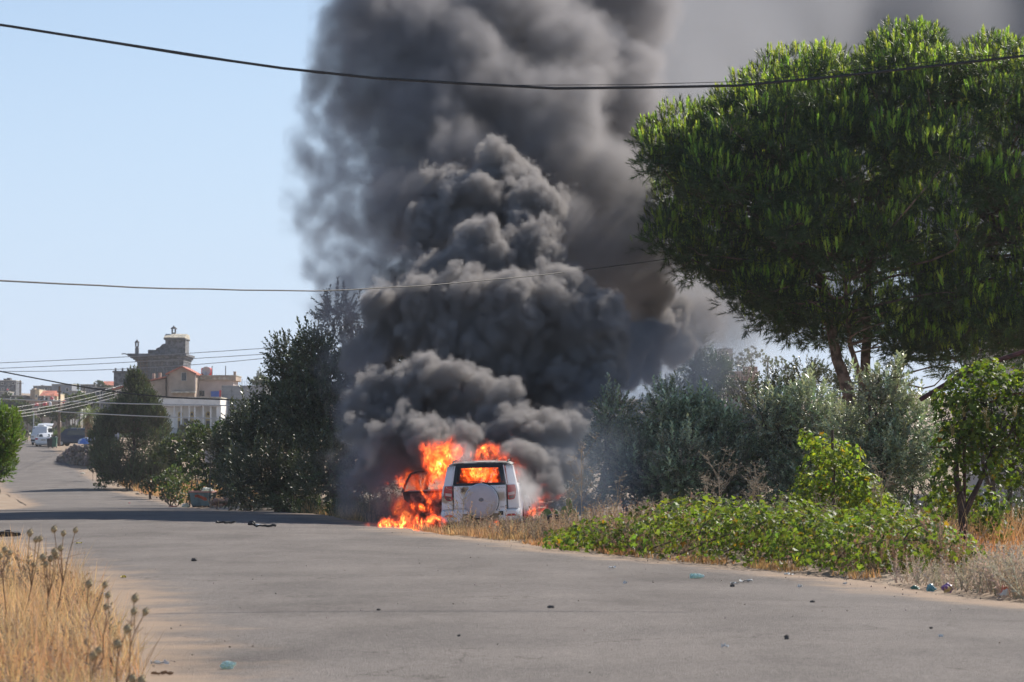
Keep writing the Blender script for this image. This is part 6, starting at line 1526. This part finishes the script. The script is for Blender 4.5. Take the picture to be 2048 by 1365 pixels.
blue = DB([(1150,960,64.5,50,1),(1180,930,65,45,1),(1130,1000,63.6,40,1),(1170,1000,64.5,40,1),(1210,990,65.5,40,1),(1100,1020,63.2,24,1),(1400,720,73,60,1),(1350,780,72,60,1),(1300,760,71,60,1),(1250,790,70,50,1),(1200,850,68,50,1),(1420,660,76,60,1)])
volume_object('blue_smoke', blue, 0.14, M_blue, [(0.4,0.8,2.0)], [('n',1.2,1.3,3.0)], 0.9, 0.4, 'thin bluish smoke drifting low between the fire and the olive bushes', 'smoke', bias=0.35)
M_steam = smoke_mat('white_steam', .75, (0.93, 0.93, 0.95), 0.3)
steam = B([(922,915,62.7,10,1),(930,905,62.9,9,1),(915,925,62.5,6,1),(1040,965,61.9,11,1),(1050,985,61.7,9,1),(1056,1003,61.9,9,1),(1066,985,62.2,9,1),(1028,950,61.9,7,1)])
volume_object('white_steam', steam, 0.035, M_steam, [(1.5,0.3,2.0)], [('n',5.0,0.35,3.0)], 0.2, 0.2, 'white steam hissing from the roof corner and the right flank of the car', 'smoke', bias=0.06)
M_far = smoke_mat('thin_grey_smoke', 0.22, (0.50, 0.50, 0.515), 0.0)
far = []
for x, y, d, r in [(1230,250,100,120),(1210,520,98,90),(1260,600,98,80),(1260,420,100,120),(1300,300,110,140),(1260,120,105,150),(1400,250,140,190),(1450,80,150,220),(1700,40,175,260),(1950,20,190,260),(2250,40,200,290),(1650,250,175,240),
   (1950,260,190,240),(1300,540,105,105),(1420,540,125,120),(1560,430,160,190),(2250,300,200,250),(1500,-80,160,200),(1900,-80,190,220),(1180,-60,104,160),(2100,-60,200,220),(1600,30,170,200),(1850,60,185,220),(2080,60,195,240),(1350,20,130,160)]:
    far.append((at(x, y, d), r / pxm(d), 1))
volume_object('drifting_smoke', far, 0.35, M_far, [(0.08,3.5,2.0),(0.25,1.5,3.0)],
  [('n',0.2,3.5,4.0),('n',0.7,1.0,3.0)], 4.0, 1.0,
  'thin grey smoke drifting right across the sky behind the pine', 'smoke', ksm=2.5)
# ------------------------------------------------------------------ overhead wires
M_cable = mat('black_cable', (.03, .027, .025), .7); M_wire = mat('pale_aluminium_wire', (.55, .53, .50), .45, metal=.3); M_thin = mat('thin_grey_wire', (.28, .29, .31), .6)
def wire(pts, d0, d1, r, m, label, cat='power line', n=60, group=None, wob=0):
    xs = [p[0] for p in pts]; ys = [p[1] for p in pts]
    co = np.polyfit(xs, ys, min(2, len(xs) - 1)); X = np.linspace(xs[0], xs[-1], n); P = []
    for i, x in enumerate(X):
        d = d0 + (d1 - d0) * (x - xs[0]) / (xs[-1] - xs[0]); y = np.interp(x, xs, ys) * .0 + np.polyval(co, x) if len(xs) < 5 else np.interp(x, xs, ys)
        P.append(at(x, y, d) + Vector((0, rng.normal() * wob, rng.normal() * wob)))
    c = P[0].copy(); mb = MB().tube([p - c for p in P], r, 7); o = mb.build('power_line', m, None, smooth=True); o.location = c; tag(o, label, cat, group); return o
wire([(-160, 28), (0, 50), (640, 150), (1100, 178), (1500, 171), (2048, 113), (2200, 92)], 34, 34, .0165, M_cable, 'thick dark bundled cable sagging across the whole sky in front of the pine', n=14, wob=.004)
wire([(-160, 22), (0, 48), (640, 148), (1000, 171), (1250, 170), (1500, 163), (2048, 104)], 34.1, 34.1, .004, M_cable, 'hair-thin wire running just above the thick bundled cable', n=40)
wire([(-160, 550), (0, 562), (300, 577), (640, 583), (850, 572), (1100, 549), (1345, 517)], 37, 76, .013, M_cable, 'single black cable passing in front of the smoke plume below the thick one', n=22, wob=.003)
wire([(-40, 735), (0, 743), (150, 772), (250, 787), (350, 796), (520, 802)], 130, 118, .03, M_cable, 'black cable passing in front of the castle-like villa and the white house', n=14)
G = 'pale wires over the road'
wire([(-40, 797), (0, 798), (146, 804), (264, 808), (480, 812)], 120, 112, .022, M_wire, 'pale wire crossing in front of the white house roof', group=G)
wire([(105, 823), (264, 831.5), (480, 839)], 118, 112, .022, M_wire, 'lowest pale wire crossing in front of the arched doors', group=G)
for (x0, y0, x1, y1), lab in zip([(-20, 821, 254, 768), (-10, 828, 252, 777), (-10, 834, 250, 783), (-10, 840, 248, 790)], ['topmost of the four rising parallel wires', 'second from the top of the four rising parallel wires', 'third from the top of the four rising parallel wires', 'lowest of the four rising parallel wires']):
    xm = (x0 + x1) / 2; wire([(x0, y0), (xm, (y0 + y1) / 2 + 6), (x1, y1)], 150, 300, .014, M_wire, lab + ' that fan towards the road end', group='four parallel wires fanning over the road')
for pts, lab in [([(-20, 727), (255, 714), (600, 692)], 'highest faint wire against the sky beside the villa'), ([(-20, 738), (255, 725), (600, 704)], 'middle faint wire against the sky beside the villa'), ([(-20, 743), (255, 738), (600, 709)], 'lowest faint wire against the sky beside the villa')]:
    wire(pts, 200, 200, .022, M_thin, lab, group='faint wires against the sky')

# ------------------------------------------------------------------ litter on the road
def flat_scrap(x, y, w, l, m, label, rot=0., name='litter', h=.015, seed=0, cat='litter'):
    X, d, z = px_ground(x, y); q = np.random.default_rng(seed + 40); V = []; F = []; nx, ny = 7, 5
    for j in range(ny):
        for i in range(nx):
            u, v = i / (nx - 1) - .5, j / (ny - 1) - .5; e = 1 + q.uniform(-.12, .12)
            V.append((u * l * e, v * w * e, .006 + abs(q.normal()) * h))
    n1 = len(V); V += [(a, b_, max(0.001, c - .004)) for a, b_, c in V]
    for j in range(ny - 1):
        for i in range(nx - 1):
            k = j * nx + i; F.append((k, k+1, k+nx+1, k+nx)); F.append((n1+k, n1+k+nx, n1+k+nx+1, n1+k+1))
    o = new_mesh(name, V, F, m, None, False, (X, d, z)); o.rotation_euler.z = rot; tag(o, label, cat); return o
def lump(x, y, r, m, label, sq=(1, .8, .6), seed=0, name='stone', cat='stone'):
    X, d, z = px_ground(x, y); return bag((X, d, z), r, m, label, name, cat, sq, seed)
M_paper = mat('white_paper', (.72, .72, .70), .8); M_pebble = mat('dark_pebble', (.09, .08, .075), .9, var=.3, vscale=30); M_yleaf = mat('yellow_leaf', (.55, .45, .08), .7)
def bottle(x, y, L, r, m, label, yaw, seed=0):
    X, d, z = px_ground(x, y); root = empty('plastic_bottle', (X, d, z), yaw); tag(root, label, 'plastic bottle')
    q = np.random.default_rng(seed); prof_ = [(r*.6, -L*.42), (r*.95, -L*.40)] + [(r * q.uniform(.62, 1.02), -L*.36 + L*.62*k/9) for k in range(10)] + [(r*.6, L*.34), (r*.33, L*.42)]
    mb = MB().lathe(prof_, (0, 0, 0), 'x', 14)
    mb.V = [(a + q.normal()*.003, b_ + q.normal()*.005, max(-r*.72, c + q.normal()*.005)) for a, b_, c in mb.V]
    o = mb.build('bottle_body', m, root); o.location.z = r * .74
    c = MB().lathe([(r*.36, L*.43), (r*.36, L*.49)], (0, 0, 0), 'x', 12).build('cap', mat('white_cap', (.7, .75, .8), .5), root); c.location.z = r * .74
bottle(1393, 1158, .20, .035, M_bagb, 'crumpled pale blue plastic bottle lying on the asphalt below the vine mound', R(8), 1)
bottle(14, 1285, .16, .035, mat('pale_green_plastic', (.35, .55, .52), .3, trans=.3), 'crushed greenish plastic bottle half buried in the golden grass', R(-50), 2)
flat_scrap(1492, 1165, .07, .16, M_paper, 'long white torn paper lying on the asphalt right of the blue bottle', R(15), seed=1, h=.02)
flat_scrap(1470, 1169, .04, .10, M_paper, 'thin grey-white scrap tucked under the long torn paper', R(5), seed=2)
flat_scrap(1578, 1151, .06, .12, M_paper, 'white scrap of paper on the sandy road edge', R(-5), seed=3)
flat_scrap(1450, 1298, .02, .055, M_paper, 'flattened pale scrap in the middle of the near road', seed=4)
flat_scrap(1882, 1276, .02, .04, M_paper, 'tiny pale scrap on the near right of the asphalt', seed=5)
lump(1573, 1282, .022, M_pebble, 'brown pebble with a pale side, largest on the near asphalt', (1, .9, 1), 1)
lump(1102, 1217, .026, M_pebble, 'dark flattened stone on the asphalt straight below the burning car', (1.4, .9, .6), 2)
lump(757, 1222, .016, M_pebble, 'small dark stone on the asphalt left of the middle', (1.2, .9, .7), 3)
lump(388, 1123, .040, M_pebble, 'small grey-brown clod on the asphalt above the yellow leaf', (1, .9, .7), 4)
lump(1465, 1174, .026, M_pebble, 'black pebble at the left end of the white paper', (1, .9, .8), 5)
lump(1625, 1206, .022, M_pebble, 'black pebble on the asphalt right of the white scraps', (1.2, .9, .6), 6)
lump(918, 1276, .013, M_pebble, 'smallest dark pebble on the near asphalt left of centre', (1, .9, .8), 7)
lump(1862, 1259, .014, M_pebble, 'dark pebble near the right side of the asphalt', (1, .9, .8), 8)
lump(456, 1342, .043, M_bagb, 'round pale blue plastic lump on the road near the grass', (1.1, .8, .8), 9, 'litter', 'litter')
lump(1895, 1186, .062, mat('purple_wrapper', (.16, .06, .25), .35, col2=(.55, .40, .15), vscale=9, mix_at=(.5, .6)), 'crumpled purple and gold snack bag at the foot of the grey weeds', (1, .8, .95), 10, 'litter', 'litter')
lump(1862, 1184, .05, mat('teal_wrapper', (.10, .28, .33), .35), 'teal plastic wrapper beside the purple snack bag', (1.1, .8, .9), 11, 'litter', 'litter')
lump(1830, 1180, .036, mat('green_wrapper', (.03, .14, .11), .4), 'dark green wrapper left of the teal one', (1.4, .8, .7), 12, 'litter', 'litter')
lump(2010, 1195, .07, mat('orange_packet', (.60, .16, .08), .5, col2=(.7, .66, .6), vscale=8, mix_at=(.5, .55)), 'orange and white packet in the weeds near the right border', (.7, .6, 1.1), 13, 'litter', 'litter')
lump(1733, 1078, .045, mat('bright_blue_wrapper', (.02, .10, .55), .4), 'bright blue scrap caught in the shaded vine leaves', (1, .8, .9), 14, 'litter', 'litter')
X_, d_, z_ = px_ground(1733, 1110); 
flat_scrap(247, 1157, .05, .07, M_yleaf, 'yellow-green leaf on the asphalt near the thistles', R(10), seed=6, name='fallen_leaf', cat='leaf')
flat_scrap(158, 1089, .05, .10, M_yleaf, 'dry yellow leaf beside the tallest thistle', R(0), seed=7, name='fallen_leaf', cat='leaf')
flat_scrap(318, 1334, .014, .14, M_paper, 'thin white strip lying on the sandy verge', R(12), seed=8); flat_scrap(325, 1352, .018, .15, M_drystem, 'dry pale stick on the sandy verge', R(8), seed=9, name='twig', cat='twig')
flat_scrap(205, 1192, .03, .05, M_paper, 'white scrap caught behind the two-headed thistle', seed=10); flat_scrap(145, 1194, .05, .11, M_paper, 'crumpled white paper beside the black weed tuft', seed=11, h=.03)
flat_scrap(1250, 1170, .02, .05, M_paper, 'tiny white fleck on the asphalt left of the blue bottle', seed=12); flat_scrap(1225, 1138, .04, .09, M_paper, 'small white fleck near the foot of the vine mound', seed=13); flat_scrap(1690, 1220 - 50, .03, .05, M_paper, 'white fleck at the sandy road edge', seed=14)
flat_scrap(1600, 1176, .03, .05, M_paper, 'white crumb right of the torn paper', seed=15)
lump(125, 1172, .12, mat('black_brown_weed_clump', (.04, .03, .022), .95, var=.4, vscale=20), 'black-brown clump of dead leaves at the edge of the golden grass', (1.2, .9, .8), 15, 'dead_leaf_clump', 'dead leaves')
lump(14, 1073, .14, M_blackpl, 'dark rag lying behind the golden grass', (1.8, .9, .5), 16, 'rag', 'rag')
def strip(x, y, L, label, yaw, seed):
    X, d, z = px_ground(x, y); q = random.Random(seed); mb = MB(); pts = [(L * (i / 8 - .5), q.uniform(-.03, .03), .035 + q.uniform(0, .03)) for i in range(9)]
    mb.tube(pts, [.028 * q.uniform(.6, 1.2) for _ in pts], 6); o = mb.build('burnt_strip', M_char, None, smooth=True); o.location = (X, d, z - .02); o.rotation_euler.z = yaw; tag(o, label, 'debris')
strip(452, 1048, .42, 'short strip of burnt black rubber lying alone on the shaded road', R(3), 1)
strip(530, 1055, .46, 'longer burnt black strip nearer the fire on the shaded road', R(-4), 2)
lump(504, 1051, .07, M_blackpl, 'black burnt lump between the two rubber strips', (1.2, .8, .8), 17, 'burnt_lump', 'debris')
lump(516, 1053, .05, M_paper, 'white ash-covered scrap beside the burnt lump', (1.4, .8, .5), 18, 'litter', 'litter')
# prickly pear and discarded wheel beside the fire on the right
d = 60; X = at(1118, 1030, d).x; z = gz(X, d); root = empty('prickly_pear', (X, d, z)); tag(root, 'small prickly pear with pale green pads in front of the right-hand flame', 'cactus')
M_pad = mat('cactus_pad', (.16, .21, .08), .6, trans=.15)
for (px, pz, rx, rz, a) in [(-.18,.18,.12,.17,15),(.02,.2,.12,.19,-8),(.22,.20,.11,.17,-25),(-.28,.46,.10,.16,28),(.12,.50,.11,.17,8),(.32,.46,.09,.15,-22),(-.08,.44,.1,.15,4),(.22,.70,.07,.14,-10)]:
    m = MB().lathe([(.01,-1),(.55,-.8),(.92,-.35),(1,.15),(.8,.7),(.4,.93),(.01,1)], (0,0,0), n=14); o = m.build('pad', M_pad, root, smooth=True, angle=180); o.scale = (rx, .025, rz); o.rotation_euler = (rng.uniform(-.3, .3), R(a), rng.uniform(-.7, .7)); o.location = (px, rng.uniform(-.08, .08), pz)
d = 59.6; X = at(1108, 1030, d).x; root = empty('discarded_tyre', (X, d, gz(X, d) + .28), R(35)); tag(root, 'old dark tyre leaning upright among the weeds right of the fire', 'tyre')
MB().lathe([(.13, -.07), (.2, -.09), (.23, -.06), (.23, .06), (.2, .09), (.13, .07), (.12, 0)], (0, 0, 0), 'y', 24).build('tyre', M_tyre, root, smooth=True)
rp = []; rs_ = []
for i in range(60): x = rng.uniform(1050, 1110); dd = rng.uniform(60, 62.5); p = at(x, 1040, dd); rp.append((p.x, dd, gz(p.x, dd) + rng.uniform(0, .3))); rs_.append(rng.uniform(.05, .13))
rock_heap('dark scorched stones at the foot of the right-hand flame', rp, rs_, (.5, .45, .42))

# ------------------------------------------------------------------ the dusty summer air
hz = MB().box((-1700, -40, -6), (1700, 2640, 75)); M_hz = bpy.data.materials.new('summer_haze'); M_hz.use_nodes = True
n_ = M_hz.node_tree.nodes; n_.clear(); o_ = n_.new('ShaderNodeOutputMaterial'); v_ = n_.new('ShaderNodeVolumePrincipled')
v_.inputs['Color'].default_value = (.86, .90, .96, 1); v_.inputs['Density'].default_value = 0.00016; v_.inputs['Anisotropy'].default_value = 0.0
M_hz.node_tree.links.new(v_.outputs[0], o_.inputs['Volume'])
hz = hz.build('haze', M_hz); hz['kind'] = 'stuff'; hz['label'] = 'pale summer haze over the far town'
